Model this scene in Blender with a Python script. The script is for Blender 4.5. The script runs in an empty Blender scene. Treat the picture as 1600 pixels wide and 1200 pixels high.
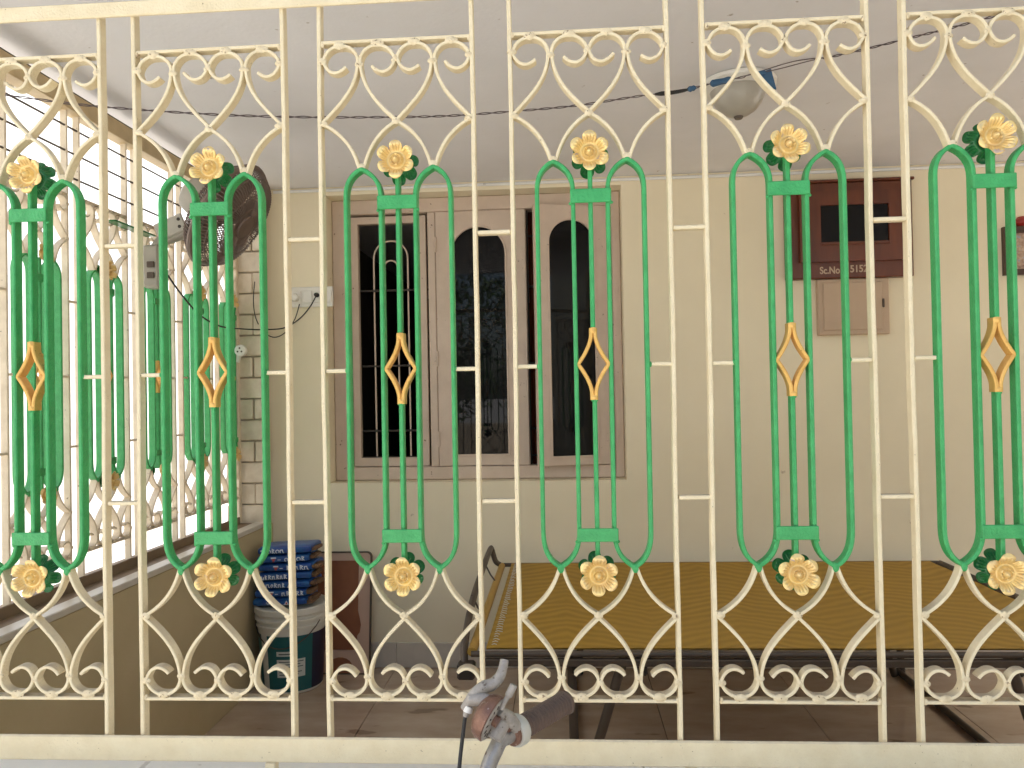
import bpy, bmesh, math, random
from mathutils import Vector, Matrix
random.seed(11)
R = math.radians
scene = bpy.context.scene
COL = scene.collection

# ------------------------------------------------------------------ camera
YAW, PITCH, ROLL = R(3.724), R(0.812), R(-1.133)
FPX = 1200.0                      # focal length in pixels of a 1600 px wide frame


def cam_axes():
    cy, sy = math.cos(YAW), math.sin(YAW)
    fw, rt, up = Vector((-sy, cy, 0)), Vector((cy, sy, 0)), Vector((0, 0, 1))
    cp, sp = math.cos(PITCH), math.sin(PITCH)
    f2, u2 = fw * cp + up * sp, up * cp - fw * sp
    cr, sr = math.cos(ROLL), math.sin(ROLL)
    return rt * cr + u2 * sr, u2 * cr - rt * sr, f2


AX = cam_axes()
cam = bpy.data.cameras.new('camera')
cam.sensor_width = 36.0
cam.lens = 36.0 * FPX / 1600.0
cam.clip_start = 0.02
cam.clip_end = 2000.0
camo = bpy.data.objects.new('camera', cam)
COL.objects.link(camo)
r_, u_, f_ = AX
camo.matrix_world = Matrix(((r_.x, u_.x, -f_.x, 0), (r_.y, u_.y, -f_.y, 0), (r_.z, u_.z, -f_.z, 0), (0, 0, 0, 1)))
scene.camera = camo

# ------------------------------------------------------------------ light
SUN_EL = R(58.0)
SUN_DIR = Vector((0.55 * math.cos(SUN_EL), 0.835 * math.cos(SUN_EL), math.sin(SUN_EL))).normalized()
world = bpy.data.worlds.new('World')
scene.world = world
world.use_nodes = True
wn = world.node_tree.nodes
bg = wn['Background']
sky = wn.new('ShaderNodeTexSky')
sky.sky_type = 'NISHITA'
sky.sun_disc = False
sky.sun_elevation = SUN_EL
sky.sun_rotation = math.atan2(SUN_DIR.x, SUN_DIR.y)
sky.air_density = 1.0
sky.dust_density = 3.0
sky.ozone_density = 0.6
world.node_tree.links.new(sky.outputs[0], bg.inputs[0])
bg.inputs[1].default_value = 0.12
sl = bpy.data.lights.new('sun', 'SUN')
sl.energy = 4.0
sl.angle = R(0.5)
sl.color = (1.0, 0.97, 0.92)
so = bpy.data.objects.new('sun', sl)
COL.objects.link(so)
so.rotation_euler = (-SUN_DIR).to_track_quat('-Z', 'Y').to_euler()
vs = scene.view_settings
vs.view_transform = 'Standard'
vs.look = 'None'
vs.gamma = 1.0
vs.use_curve_mapping = False
vs.exposure = 1.66
scene.cycles.max_bounces = 14
scene.cycles.diffuse_bounces = 8
scene.cycles.glossy_bounces = 6
scene.cycles.use_denoising = True


# ------------------------------------------------------------------ measuring helpers
def ray(x, y):
    return AX[2] + AX[0] * ((x - 800) / FPX) + AX[1] * ((600 - y) / FPX)


def on_y(x, y, Y):
    v = ray(x, y)
    return v * (Y / v.y)


def on_x(x, y, X):
    v = ray(x, y)
    return v * (X / v.x)


# ------------------------------------------------------------------ materials
def nd(nt, kind, **kw):
    n = nt.nodes.new(kind)
    for k, v in kw.items():
        setattr(n, k, v)
    return n


def material(name, col, rough=0.5, metal=0.0, col2=None, scale=12.0, amount=0.35, spot=None, spot_scale=60.0,
             spot_at=0.70, bump=0.0, bump_scale=200.0, spec=0.5, coat=0.0, detail=5.0, stretch=None, dust=None):
    m = bpy.data.materials.new(name)
    m.use_nodes = True
    nt = m.node_tree
    b = nt.nodes['Principled BSDF']
    b.inputs['Roughness'].default_value = rough
    b.inputs['Metallic'].default_value = metal
    b.inputs['Specular IOR Level'].default_value = spec
    if coat:
        b.inputs['Coat Weight'].default_value = coat
        b.inputs['Coat Roughness'].default_value = 0.15
    geo = nd(nt, 'ShaderNodeNewGeometry')
    pos = geo.outputs['Position']
    if stretch:
        mp = nd(nt, 'ShaderNodeMapping')
        mp.inputs['Scale'].default_value = stretch
        nt.links.new(pos, mp.inputs['Vector'])
        pos = mp.outputs[0]
    c2 = col2 or tuple(c * 0.72 for c in col)
    no = nd(nt, 'ShaderNodeTexNoise')
    no.inputs['Scale'].default_value = scale
    no.inputs['Detail'].default_value = detail
    no.inputs['Roughness'].default_value = 0.6
    nt.links.new(pos, no.inputs['Vector'])
    rp = nd(nt, 'ShaderNodeMapRange')
    rp.inputs['From Min'].default_value = 0.35
    rp.inputs['From Max'].default_value = 0.72
    rp.inputs['To Min'].default_value = 0.0
    rp.inputs['To Max'].default_value = amount
    nt.links.new(no.outputs[0], rp.inputs['Value'])
    mx = nd(nt, 'ShaderNodeMix', data_type='RGBA')
    mx.inputs[6].default_value = (*col, 1)
    mx.inputs[7].default_value = (*c2, 1)
    nt.links.new(rp.outputs[0], mx.inputs[0])
    out = mx.outputs[2]
    if spot:
        n2 = nd(nt, 'ShaderNodeTexNoise')
        n2.inputs['Scale'].default_value = spot_scale
        n2.inputs['Detail'].default_value = 3.0
        nt.links.new(pos, n2.inputs['Vector'])
        r2 = nd(nt, 'ShaderNodeMapRange')
        r2.inputs['From Min'].default_value = spot_at
        r2.inputs['From Max'].default_value = spot_at + 0.05
        nt.links.new(n2.outputs[0], r2.inputs['Value'])
        m2 = nd(nt, 'ShaderNodeMix', data_type='RGBA')
        m2.inputs[7].default_value = (*spot, 1)
        nt.links.new(r2.outputs[0], m2.inputs[0])
        nt.links.new(out, m2.inputs[6])
        out = m2.outputs[2]
    if dust:                                     # dust lying on the upward faces
        sp_ = nd(nt, 'ShaderNodeSeparateXYZ')
        nt.links.new(geo.outputs['Normal'], sp_.inputs[0])
        n4 = nd(nt, 'ShaderNodeTexNoise')
        n4.inputs['Scale'].default_value = 45
        nt.links.new(geo.outputs['Position'], n4.inputs['Vector'])
        r4 = nd(nt, 'ShaderNodeMapRange')
        r4.inputs['From Min'].default_value = 0.55
        r4.inputs['From Max'].default_value = 1.0
        r4.inputs['To Max'].default_value = 1.4
        nt.links.new(sp_.outputs[2], r4.inputs['Value'])
        m4 = nd(nt, 'ShaderNodeMath', operation='MULTIPLY', use_clamp=True)
        nt.links.new(r4.outputs[0], m4.inputs[0])
        nt.links.new(n4.outputs[0], m4.inputs[1])
        m5 = nd(nt, 'ShaderNodeMix', data_type='RGBA')
        m5.inputs[7].default_value = (*dust, 1)
        nt.links.new(m4.outputs[0], m5.inputs[0])
        nt.links.new(out, m5.inputs[6])
        out = m5.outputs[2]
    nt.links.new(out, b.inputs['Base Color'])
    if bump:
        n3 = nd(nt, 'ShaderNodeTexNoise')
        n3.inputs['Scale'].default_value = bump_scale
        n3.inputs['Detail'].default_value = 4.0
        nt.links.new(pos, n3.inputs['Vector'])
        bp = nd(nt, 'ShaderNodeBump')
        bp.inputs['Strength'].default_value = bump
        bp.inputs['Distance'].default_value = 0.002
        nt.links.new(n3.outputs[0], bp.inputs['Height'])
        nt.links.new(bp.outputs[0], b.inputs['Normal'])
    return m


M = {}
M['cream'] = material('cream_enamel', (0.77, 0.67, 0.45), 0.50, col2=(0.65, 0.53, 0.32), scale=22, amount=0.6,
                      spot=(0.24, 0.17, 0.09), spot_scale=190, spot_at=0.715, bump=0.8, bump_scale=240, dust=(0.36, 0.30, 0.22))
M['weld'] = material('grimy_weld_enamel', (0.77, 0.66, 0.44), 0.48, col2=(0.58, 0.46, 0.27), scale=60, amount=0.8,
                     spot=(0.28, 0.20, 0.11), spot_scale=170, spot_at=0.63, bump=1.0, bump_scale=320)
M['cream_old'] = material('cream_enamel_dusty', (0.76, 0.66, 0.50), 0.55, col2=(0.55, 0.45, 0.32), scale=16, amount=0.7,
                          spot=(0.22, 0.15, 0.09), spot_scale=70, spot_at=0.70, bump=0.3, bump_scale=220, dust=(0.34, 0.28, 0.21))
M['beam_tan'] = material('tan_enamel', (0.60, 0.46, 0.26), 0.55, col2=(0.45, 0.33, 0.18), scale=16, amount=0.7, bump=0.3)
M['green'] = material('green_enamel', (0.052, 0.39, 0.115), 0.40, col2=(0.028, 0.28, 0.075), scale=38, amount=0.9,
                      spot=(0.16, 0.50, 0.24), spot_scale=300, spot_at=0.735, bump=0.9, bump_scale=240)
M['gold_paint'] = material('gold_paint', (0.78, 0.47, 0.13), 0.42, 0.25, col2=(0.60, 0.33, 0.07), scale=45, amount=0.7,
                           spot=(0.25, 0.14, 0.04), spot_scale=160, spot_at=0.70, bump=0.5, bump_scale=300)
M['gold'] = material('gold_flower', (0.84, 0.63, 0.25), 0.40, 0.5, col2=(0.70, 0.49, 0.25), scale=38, amount=0.75,
                     spot=(0.55, 0.42, 0.34), spot_scale=55, spot_at=0.66, bump=0.3, bump_scale=350)
M['leaf_green'] = material('dark_green_enamel', (0.012, 0.17, 0.04), 0.28, scale=30, bump=0.3)
M['wall'] = material('cream_distemper', (0.83, 0.75, 0.565), 0.85, col2=(0.77, 0.69, 0.51), scale=1.7, amount=1.0,
                     spot=(0.50, 0.41, 0.28), spot_scale=17, spot_at=0.735, bump=0.25, bump_scale=90, spec=0.2)
M['parapet'] = material('olive_distemper', (0.52, 0.43, 0.27), 0.85, col2=(0.45, 0.37, 0.225), scale=3, amount=0.8, bump=0.25, bump_scale=90, spec=0.2)
M['ceiling'] = material('ceiling_distemper', (0.79, 0.78, 0.79), 0.9, col2=(0.72, 0.71, 0.71), scale=2.6, amount=0.8,
                        spot=(0.42, 0.37, 0.32), spot_scale=24, spot_at=0.72, bump=0.35, bump_scale=70, spec=0.1)
M['white'] = material('white_paint', (0.80, 0.80, 0.78), 0.6, col2=(0.68, 0.67, 0.64), scale=5, amount=0.5,
                      spot=(0.5, 0.48, 0.45), spot_scale=20, spot_at=0.72, bump=0.2)
M['plastic_white'] = material('white_plastic', (0.78, 0.76, 0.70), 0.35, col2=(0.66, 0.63, 0.56), scale=14)
M['wood_paint'] = material('brown_pink_enamel', (0.63, 0.51, 0.415), 0.5, col2=(0.53, 0.42, 0.335), scale=9, amount=0.7,
                           spot=(0.20, 0.13, 0.09), spot_scale=48, spot_at=0.71, bump=0.3, bump_scale=120)
M['iron_dark'] = material('dark_iron', (0.045, 0.035, 0.028), 0.6, 0.3, scale=40)
M['iron_brown'] = material('brown_iron', (0.11, 0.085, 0.065), 0.5, 0.4, col2=(0.06, 0.045, 0.035), scale=40)
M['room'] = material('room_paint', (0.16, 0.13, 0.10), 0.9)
M['curtain'] = material('rust_curtain', (0.22, 0.06, 0.025), 0.9, scale=6)
M['teak'] = material('varnished_teak', (0.15, 0.038, 0.014), 0.32, col2=(0.06, 0.015, 0.007), scale=14, amount=0.9,
                     bump=0.15, stretch=(1, 1, 0.18))
M['beige_board'] = material('beige_board', (0.50, 0.37, 0.26), 0.6, col2=(0.43, 0.31, 0.21), scale=12, spot=(0.7, 0.6, 0.5),
                            spot_scale=32, spot_at=0.74)
M['marble'] = material('brown_marble', (0.55, 0.435, 0.33), 0.15, col2=(0.38, 0.27, 0.19), scale=3.2, amount=0.9,
                       spot=(0.28, 0.195, 0.135), spot_scale=4.5, spot_at=0.66, spec=0.5, detail=9, stretch=(1, 2.2, 1))
M['skirt'] = material('white_marble', (0.62, 0.57, 0.50), 0.3, col2=(0.45, 0.41, 0.36), scale=5, amount=0.8, detail=8)
M['brick'] = material('whitewashed_brick', (0.74, 0.66, 0.53), 0.85, col2=(0.58, 0.49, 0.37), scale=18, amount=0.8, bump=0.5,
                      bump_scale=110)
M['mortar'] = material('dark_mortar', (0.46, 0.39, 0.30), 0.95, bump=0.5)
M['sill_wood_beam_shade'] = material('brown_sill_shaded_beam', (0.22, 0.15, 0.09), 0.6, scale=10, amount=0.8)
M['blue'] = material('blue_wrapper', (0.018, 0.055, 0.26), 0.28, col2=(0.02, 0.14, 0.36), scale=24, amount=0.9)
M['ink_white'] = material('white_print', (0.74, 0.80, 0.90), 0.5)
M['ink_red'] = material('red_print', (0.50, 0.10, 0.09), 0.5)
M['brown_paper'] = material('brown_paper', (0.20, 0.11, 0.055), 0.8, scale=60, amount=0.9)
M['bucket'] = material('bucket_plastic', (0.70, 0.68, 0.61), 0.4, col2=(0.58, 0.55, 0.48), scale=9, amount=0.6)
M['teal'] = material('teal_label', (0.012, 0.115, 0.125), 0.35, scale=12)
M['navy'] = material('navy_label', (0.010, 0.008, 0.035), 0.35, scale=12)
M['ink_dark'] = material('dark_print', (0.06, 0.09, 0.09), 0.6)
M['label'] = material('paper_label', (0.62, 0.64, 0.60), 0.6, scale=40)
M['rust_board'] = material('red_brown_board', (0.27, 0.10, 0.042), 0.5, col2=(0.19, 0.062, 0.026), scale=8, amount=0.9)
M['pink_frame'] = material('pink_brown_frame', (0.56, 0.38, 0.29), 0.5, scale=10)
M['fan'] = material('fan_brown', (0.17, 0.12, 0.095), 0.45, 0.1, scale=30)
M['fan_grey'] = material('fan_grey', (0.42, 0.39, 0.33), 0.45, scale=12, amount=0.6)
M['rubber'] = material('black_rubber', (0.018, 0.017, 0.016), 0.6)
M['wire'] = material('wire_sleeve', (0.10, 0.075, 0.08), 0.6)
M['blue_tape'] = material('blue_tape', (0.03, 0.10, 0.20), 0.5)
M['steel'] = material('dull_steel', (0.38, 0.355, 0.32), 0.42, 0.5, col2=(0.22, 0.20, 0.18), scale=45, amount=0.95, spot=(0.14, 0.085, 0.055), spot_scale=110, spot_at=0.64, bump=0.5)
M['alloy'] = material('grey_alloy', (0.40, 0.365, 0.325), 0.50, 0.15, col2=(0.22, 0.195, 0.165), scale=55, amount=0.95,
                      spot=(0.13, 0.10, 0.075), spot_scale=130, spot_at=0.64, bump=0.6, bump_scale=260)
M['rust'] = material('rusty_copper', (0.25, 0.135, 0.095), 0.38, 0.5, col2=(0.15, 0.075, 0.05), scale=70, amount=0.9,
                     spot=(0.36, 0.27, 0.23), spot_scale=120, spot_at=0.64, bump=0.5, bump_scale=300)
M['grip'] = material('brown_grip', (0.115, 0.070, 0.048), 0.6, scale=60)
M['grip_ring'] = material('bone_plastic', (0.50, 0.48, 0.41), 0.4, scale=40)
M['frosted'] = material('frosted_glass', (0.40, 0.37, 0.31), 0.3, scale=10, amount=0.4)
M['frame_dark'] = material('dark_frame', (0.06, 0.028, 0.016), 0.35, scale=20)
M['print'] = material('faded_print', (0.55, 0.42, 0.30), 0.5, col2=(0.25, 0.13, 0.10), scale=70, amount=1.0,
                      spot=(0.30, 0.34, 0.45), spot_scale=55, spot_at=0.58)
M['red'] = material('red_plastic', (0.30, 0.02, 0.015), 0.4)
M['concrete'] = material('yard_concrete', (0.55, 0.53, 0.50), 0.9, col2=(0.45, 0.43, 0.40), scale=1.5, amount=0.8, bump=0.4,
                         bump_scale=60)
M['leaf'] = material('leaf', (0.07, 0.13, 0.03), 0.5, col2=(0.04, 0.08, 0.02), scale=4, amount=0.9)
M['bark'] = material('bark', (0.16, 0.11, 0.07), 0.9, bump=0.6)
M['black_paint'] = material('black_bicycle_paint', (0.015, 0.015, 0.017), 0.25, spec=0.6)


def glass_mat():
    m = bpy.data.materials.new('dark_window_glass')
    m.use_nodes = True
    b = m.node_tree.nodes['Principled BSDF']
    b.inputs['Base Color'].default_value = (0.008, 0.008, 0.009, 1)
    b.inputs['Roughness'].default_value = 0.02
    b.inputs['Specular IOR Level'].default_value = 0.2
    return m


M['glass'] = glass_mat()


def cot_mat():
    m = bpy.data.materials.new('woven_cot_sheet')
    m.use_nodes = True
    nt = m.node_tree
    b = nt.nodes['Principled BSDF']
    b.inputs['Roughness'].default_value = 0.55
    b.inputs['Specular IOR Level'].default_value = 0.25
    geo = nd(nt, 'ShaderNodeNewGeometry')
    sep = nd(nt, 'ShaderNodeSeparateXYZ')
    nt.links.new(geo.outputs['Position'], sep.inputs[0])

    def mth(op, a, bb=None):
        n = nd(nt, 'ShaderNodeMath', operation=op)
        for i, s in enumerate((a, bb)):
            if s is None:
                continue
            if isinstance(s, (int, float)):
                n.inputs[i].default_value = s
            else:
                nt.links.new(s, n.inputs[i])
        return n.outputs[0]
    no = nd(nt, 'ShaderNodeTexNoise')
    no.inputs['Scale'].default_value = 7
    no.inputs['Detail'].default_value = 3
    nt.links.new(geo.outputs['Position'], no.inputs['Vector'])
    tri = mth('PINGPONG', sep.outputs[0], 0.30)                     # zigzag along the length
    v = mth('ADD', mth('MULTIPLY', tri, 0.62), sep.outputs[1])
    v = mth('ADD', v, mth('MULTIPLY', no.outputs[0], 0.10))
    w = mth('SINE', mth('MULTIPLY', v, 96.0))
    n2 = nd(nt, 'ShaderNodeTexNoise')
    n2.inputs['Scale'].default_value = 3.0
    nt.links.new(geo.outputs['Position'], n2.inputs['Vector'])
    weave = mth('MULTIPLY', mth('SINE', mth('MULTIPLY', sep.outputs[0], 900.0)), mth('SINE', mth('MULTIPLY', sep.outputs[1], 900.0)))
    f = mth('ADD', mth('MULTIPLY', w, mth('MULTIPLY', n2.outputs[0], 0.72)), mth('MULTIPLY', weave, 0.10))
    mr = nd(nt, 'ShaderNodeMapRange')
    mr.inputs['From Min'].default_value = -0.6
    mr.inputs['From Max'].default_value = 0.6
    nt.links.new(f, mr.inputs['Value'])
    mx = nd(nt, 'ShaderNodeMix', data_type='RGBA')
    mx.inputs[6].default_value = (0.285, 0.160, 0.018, 1)
    mx.inputs[7].default_value = (0.42, 0.250, 0.034, 1)
    nt.links.new(mr.outputs[0], mx.inputs[0])
    nt.links.new(mx.outputs[2], b.inputs['Base Color'])
    return m


M['cot'] = cot_mat()
M['cot_hem'] = material('cot_hem', (0.42, 0.25, 0.045), 0.5, scale=30)


# ------------------------------------------------------------------ mesh helpers
class MB:
    def __init__(self):
        self.v, self.f, self.mi, self.sm = [], [], [], []

    def add(self, vs_, fs_, mi=0, smooth=False):
        o = len(self.v)
        self.v += [tuple(p) for p in vs_]
        self.f += [tuple(i + o for i in f) for f in fs_]
        self.mi += [mi] * len(fs_)
        self.sm += [smooth] * len(fs_)
        return self

    def box(self, x0, x1, y0, y1, z0, z1, c=0.0, mi=0, mat=None):
        x0, x1 = sorted((x0, x1)); y0, y1 = sorted((y0, y1)); z0, z1 = sorted((z0, z1))
        if c <= 0:
            vs_ = [(x, y, z) for x in (x0, x1) for y in (y0, y1) for z in (z0, z1)]
            fs_ = [(0, 1, 3, 2), (4, 6, 7, 5), (0, 4, 5, 1), (2, 3, 7, 6), (0, 2, 6, 4), (1, 5, 7, 3)]
        else:
            c = min(c, (x1 - x0) * .45, (y1 - y0) * .45, (z1 - z0) * .45)
            vs_, idx = [], {}
            for sx in (0, 1):
                for sy in (0, 1):
                    for sz in (0, 1):
                        P = [(x0, x1)[sx], (y0, y1)[sy], (z0, z1)[sz]]
                        I = [P[0] + (c if not sx else -c), P[1] + (c if not sy else -c), P[2] + (c if not sz else -c)]
                        for a in range(3):
                            q = list(I); q[a] = P[a]
                            idx[(sx, sy, sz, a)] = len(vs_); vs_.append(tuple(q))
            fs_ = []
            for a in range(3):
                b, d = (a + 1) % 3, (a + 2) % 3
                for s in (0, 1):
                    q = []
                    for (p1, p2) in ((0, 0), (1, 0), (1, 1), (0, 1)):
                        k = [0, 0, 0]; k[a] = s; k[b] = p1; k[d] = p2
                        q.append(idx[(*k, a)])
                    fs_.append(tuple(q if s else q[::-1]))
            for a in range(3):
                b, d = (a + 1) % 3, (a + 2) % 3
                for s1 in (0, 1):
                    for s2 in (0, 1):
                        k0 = [0, 0, 0]; k0[b] = s1; k0[d] = s2
                        k1 = list(k0); k1[a] = 1
                        q = (idx[(*k0, b)], idx[(*k1, b)], idx[(*k1, d)], idx[(*k0, d)])
                        fs_.append(q if s1 != s2 else q[::-1])
            for sx in (0, 1):
                for sy in (0, 1):
                    for sz in (0, 1):
                        q = (idx[(sx, sy, sz, 0)], idx[(sx, sy, sz, 1)], idx[(sx, sy, sz, 2)])
                        fs_.append(q if (sx + sy + sz) % 2 else q[::-1])
        if mat is not None:
            vs_ = [tuple(mat @ Vector(p)) for p in vs_]
        return self.add(vs_, fs_, mi)

    def ribbon(self, path, t, y0, y1, closed=False, c=0.0012, mi=0):
        """flat bar bent in the local xz plane: path of (x, z), thickness t in the plane, from y0 to y1 in depth"""
        n = len(path)
        P = [Vector((p[0], p[1])) for p in path]
        h = t / 2
        prof = [(-h + c, y0), (h - c, y0), (h, y0 + c), (h, y1 - c), (h - c, y1), (-h + c, y1), (-h, y1 - c), (-h, y0 + c)]
        vs_ = []
        for i in range(n):
            a = P[(i - 1) % n] if (closed or i > 0) else P[i]
            b = P[(i + 1) % n] if (closed or i < n - 1) else P[i]
            d1 = (P[i] - a); d2 = (b - P[i])
            d1 = d1.normalized() if d1.length > 1e-9 else d2.normalized()
            d2 = d2.normalized() if d2.length > 1e-9 else d1
            d = (d1 + d2)
            d = d.normalized() if d.length > 1e-6 else d1
            nr = Vector((-d.y, d.x))
            k = 1.0 / max(0.55, abs(nr.dot(Vector((-d1.y, d1.x)))))
            for (o, y) in prof:
                q = P[i] + nr * o * k
                vs_.append((q.x, y, q.y))
        fs_ = []
        m = len(prof)
        for i in range(n if closed else n - 1):
            j = (i + 1) % n
            for k in range(m):
                l = (k + 1) % m
                fs_.append((i * m + k, i * m + l, j * m + l, j * m + k))
        if not closed:
            fs_.append(tuple(range(m))[::-1])
            fs_.append(tuple((n - 1) * m + k for k in range(m)))
        return self.add(vs_, fs_, mi)

    def tube(self, pts, r, n=10, closed=False, mi=0, caps=True):
        pts = [Vector(p) for p in pts]
        rr = r if isinstance(r, (list, tuple)) else [r] * len(pts)
        N = len(pts)
        vs_ = []
        ref = None
        for i in range(N):
            a = pts[(i - 1) % N] if (closed or i > 0) else pts[i]
            b = pts[(i + 1) % N] if (closed or i < N - 1) else pts[i]
            d = (b - a).normalized()
            if ref is None:
                ref = Vector((0, 0, 1)) if abs(d.z) < 0.9 else Vector((1, 0, 0))
            u = d.cross(ref).normalized()
            v = d.cross(u).normalized()
            ref = -v if (-v).dot(ref) > 0 else v
            for k in range(n):
                t = 2 * math.pi * k / n
                vs_.append(pts[i] + (u * math.cos(t) + ref * math.sin(t)) * rr[i])
        fs_ = []
        for i in range(N if closed else N - 1):
            j = (i + 1) % N
            for k in range(n):
                l = (k + 1) % n
                fs_.append((i * n + k, j * n + k, j * n + l, i * n + l))
        if not closed and caps:
            fs_.append(tuple(range(n)))
            fs_.append(tuple((N - 1) * n + k for k in range(n))[::-1])
        return self.add(vs_, fs_, mi, True)

    def lathe(self, prof, n=32, mat=None, mi=0, smooth=True):
        """prof: (radius, height) from bottom to top, round the local z axis"""
        vs_ = []
        for (r, z) in prof:
            for k in range(n):
                t = 2 * math.pi * k / n
                vs_.append((r * math.cos(t), r * math.sin(t), z))
        if mat is not None:
            vs_ = [tuple(mat @ Vector(p)) for p in vs_]
        fs_ = []
        for i in range(len(prof) - 1):
            for k in range(n):
                l = (k + 1) % n
                fs_.append((i * n + k, i * n + l, (i + 1) * n + l, (i + 1) * n + k))
        if prof[0][0] > 1e-6:
            fs_.append(tuple(range(n))[::-1])
        if prof[-1][0] > 1e-6:
            fs_.append(tuple((len(prof) - 1) * n + k for k in range(n)))
        return self.add(vs_, fs_, mi, smooth)

    def blob(self, p, s, mi=0, n=8):
        prof = [(math.sin(math.pi * i / 5) * 1.0, -math.cos(math.pi * i / 5)) for i in range(6)]
        mt = Matrix.Translation(p) @ Matrix.Diagonal((s[0], s[1], s[2], 1))
        return self.lathe([(max(a, 1e-7), b) for a, b in prof], n, mt, mi)

    def mesh(self, name, mats):
        me = bpy.data.meshes.new(name)
        me.from_pydata(self.v, [], self.f)
        if not isinstance(mats, (list, tuple)):
            mats = [mats]
        for m in mats:
            me.materials.append(m)
        me.polygons.foreach_set('material_index', self.mi)
        me.polygons.foreach_set('use_smooth', self.sm)
        me.validate()
        bm = bmesh.new()
        bm.from_mesh(me)
        bmesh.ops.recalc_face_normals(bm, faces=bm.faces)
        bm.to_mesh(me)
        bm.free()
        if any(self.sm):
            me.set_sharp_from_angle(angle=R(38))
        me.update()
        return me

    def build(self, name, mats, parent=None):
        return link(name, self.mesh(name, mats), parent)


def link(name, me, parent=None, mat=None):
    o = bpy.data.objects.new(name, me)
    COL.objects.link(o)
    if parent is not None:
        o.parent = parent
    if mat is not None:
        o.matrix_local = mat
    return o


def empty(name, loc=(0, 0, 0), rz=0.0, parent=None):
    o = bpy.data.objects.new(name, None)
    o.empty_display_size = 0.05
    COL.objects.link(o)
    o.location = loc
    o.rotation_euler = (0, 0, rz)
    if parent is not None:
        o.parent = parent
    return o


def tag(o, label, cat, group=None, kind='thing'):
    o['label'] = label
    o['category'] = cat
    o['kind'] = kind
    if group:
        o['group'] = group
    return o


def structure(o):
    o['kind'] = 'structure'
    return o


def bez(p0, p1, p2, p3, n=12):
    out = []
    for i in range(n + 1):
        t = i / n
        a, b, c, d = (1 - t) ** 3, 3 * t * (1 - t) ** 2, 3 * t * t * (1 - t), t ** 3
        out.append((a * p0[0] + b * p1[0] + c * p2[0] + d * p3[0], a * p0[1] + b * p1[1] + c * p2[1] + d * p3[1]))
    return out


def frame_with_hole(mb, x0, x1, z0, z1, a0, a1, b0, b1, y0, y1, mi=0):
    """a slab from y0 to y1 with a rectangular hole a0..a1, b0..b1"""
    O = [(x0, z0), (x1, z0), (x1, z1), (x0, z1)]
    I = [(a0, b0), (a1, b0), (a1, b1), (a0, b1)]
    vs_ = [(x, y0, z) for x, z in O + I] + [(x, y1, z) for x, z in O + I]
    fs_ = []
    for k in range(4):
        l = (k + 1) % 4
        fs_ += [(k, l, 4 + l, 4 + k), (8 + l, 8 + k, 12 + k, 12 + l), (k, 8 + k, 8 + l, l), (4 + k, 4 + l, 12 + l, 12 + k)]
    return mb.add(vs_, fs_, mi)


def text_mesh(body, size, mat, extrude=0.0006, spacing=1.0):
    cu = bpy.data.curves.new('lettering', 'FONT')
    cu.body = body
    cu.size = size
    cu.extrude = extrude
    cu.offset = .0010
    cu.space_character = spacing
    cu.align_x = 'LEFT'
    o = bpy.data.objects.new('lettering', cu)
    COL.objects.link(o)
    dg = bpy.context.evaluated_depsgraph_get()
    me = bpy.data.meshes.new_from_object(o.evaluated_get(dg))
    COL.objects.unlink(o)
    bpy.data.objects.remove(o)
    me.materials.clear()
    me.materials.append(mat)
    return me


TXT = Matrix.Rotation(R(90), 4, 'X')      # lettering lying in xy turned upright to face -y

# ================================================================== SETTING
FLOOR, GROUND, CEIL, WALLY = -1.31, -1.60, 1.04, 3.70

g = MB()
g.add([(-300, -300, GROUND), (300, -300, GROUND), (300, 300, GROUND), (-300, 300, GROUND)], [(0, 1, 2, 3)])
structure(g.build('ground', M['concrete']))

# porch floor: plinth and separate marble tiles
pf = MB().box(-1.62, 4.2, 1.30, 3.70, GROUND + 0.004, FLOOR - 0.022).build('floor', M['mortar'])
structure(pf)
tile = 0.60
ny = 4
for i in range(10):
    for j in range(ny):
        x0 = -1.43 + i * tile; y0 = 1.47 + j * tile
        x1 = min(x0 + tile, 4.2); y1 = min(y0 + tile, 3.70)
        if x1 - x0 < .05 or y1 - y0 < .05:
            continue
        dz = random.uniform(-.0006, .0006)
        MB().box(x0 + .0012, x1 - .0012, y0 + .0012, y1 - .0012, FLOOR - .021, FLOOR + dz, .0012).build('floor_tile', M['marble'], pf)

# ceiling slab with its grey plaster underside
ce = MB().box(-1.66, 4.4, 1.12, 9.2, CEIL, CEIL + 0.16, .004).build('ceiling', M['ceiling'])
structure(ce)

# the house wall with the window opening
WX0, WX1, WZ0, WZ1 = -1.145, 0.302, -0.416, 0.998
mb = MB()
frame_with_hole(mb, -1.62, 4.2, GROUND + .004, CEIL - .001, WX0, WX1, WZ0, WZ1, WALLY, WALLY + .24)
wall = tag(mb.build('house_wall', M['wall']), 'long cream plastered house wall holding the window at the back of the porch', 'wall')
x = -1.425
while x < 4.15:
    x1 = min(x + .60, 4.19)
    MB().box(x + .001, x1 - .001, WALLY - .012 - random.uniform(0, .0015), WALLY - .0005, FLOOR + .002, FLOOR + .122, .0015).build('skirting_tile', M['skirt'], wall)
    x += .60
# white conduit along the top of the wall
MB().tube([(-1.40, WALLY - .009, 1.022), (0.9, WALLY - .009, 1.020), (4.1, WALLY - .009, 1.023)], .0075, 10).build('conduit', M['white'], wall)
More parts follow.
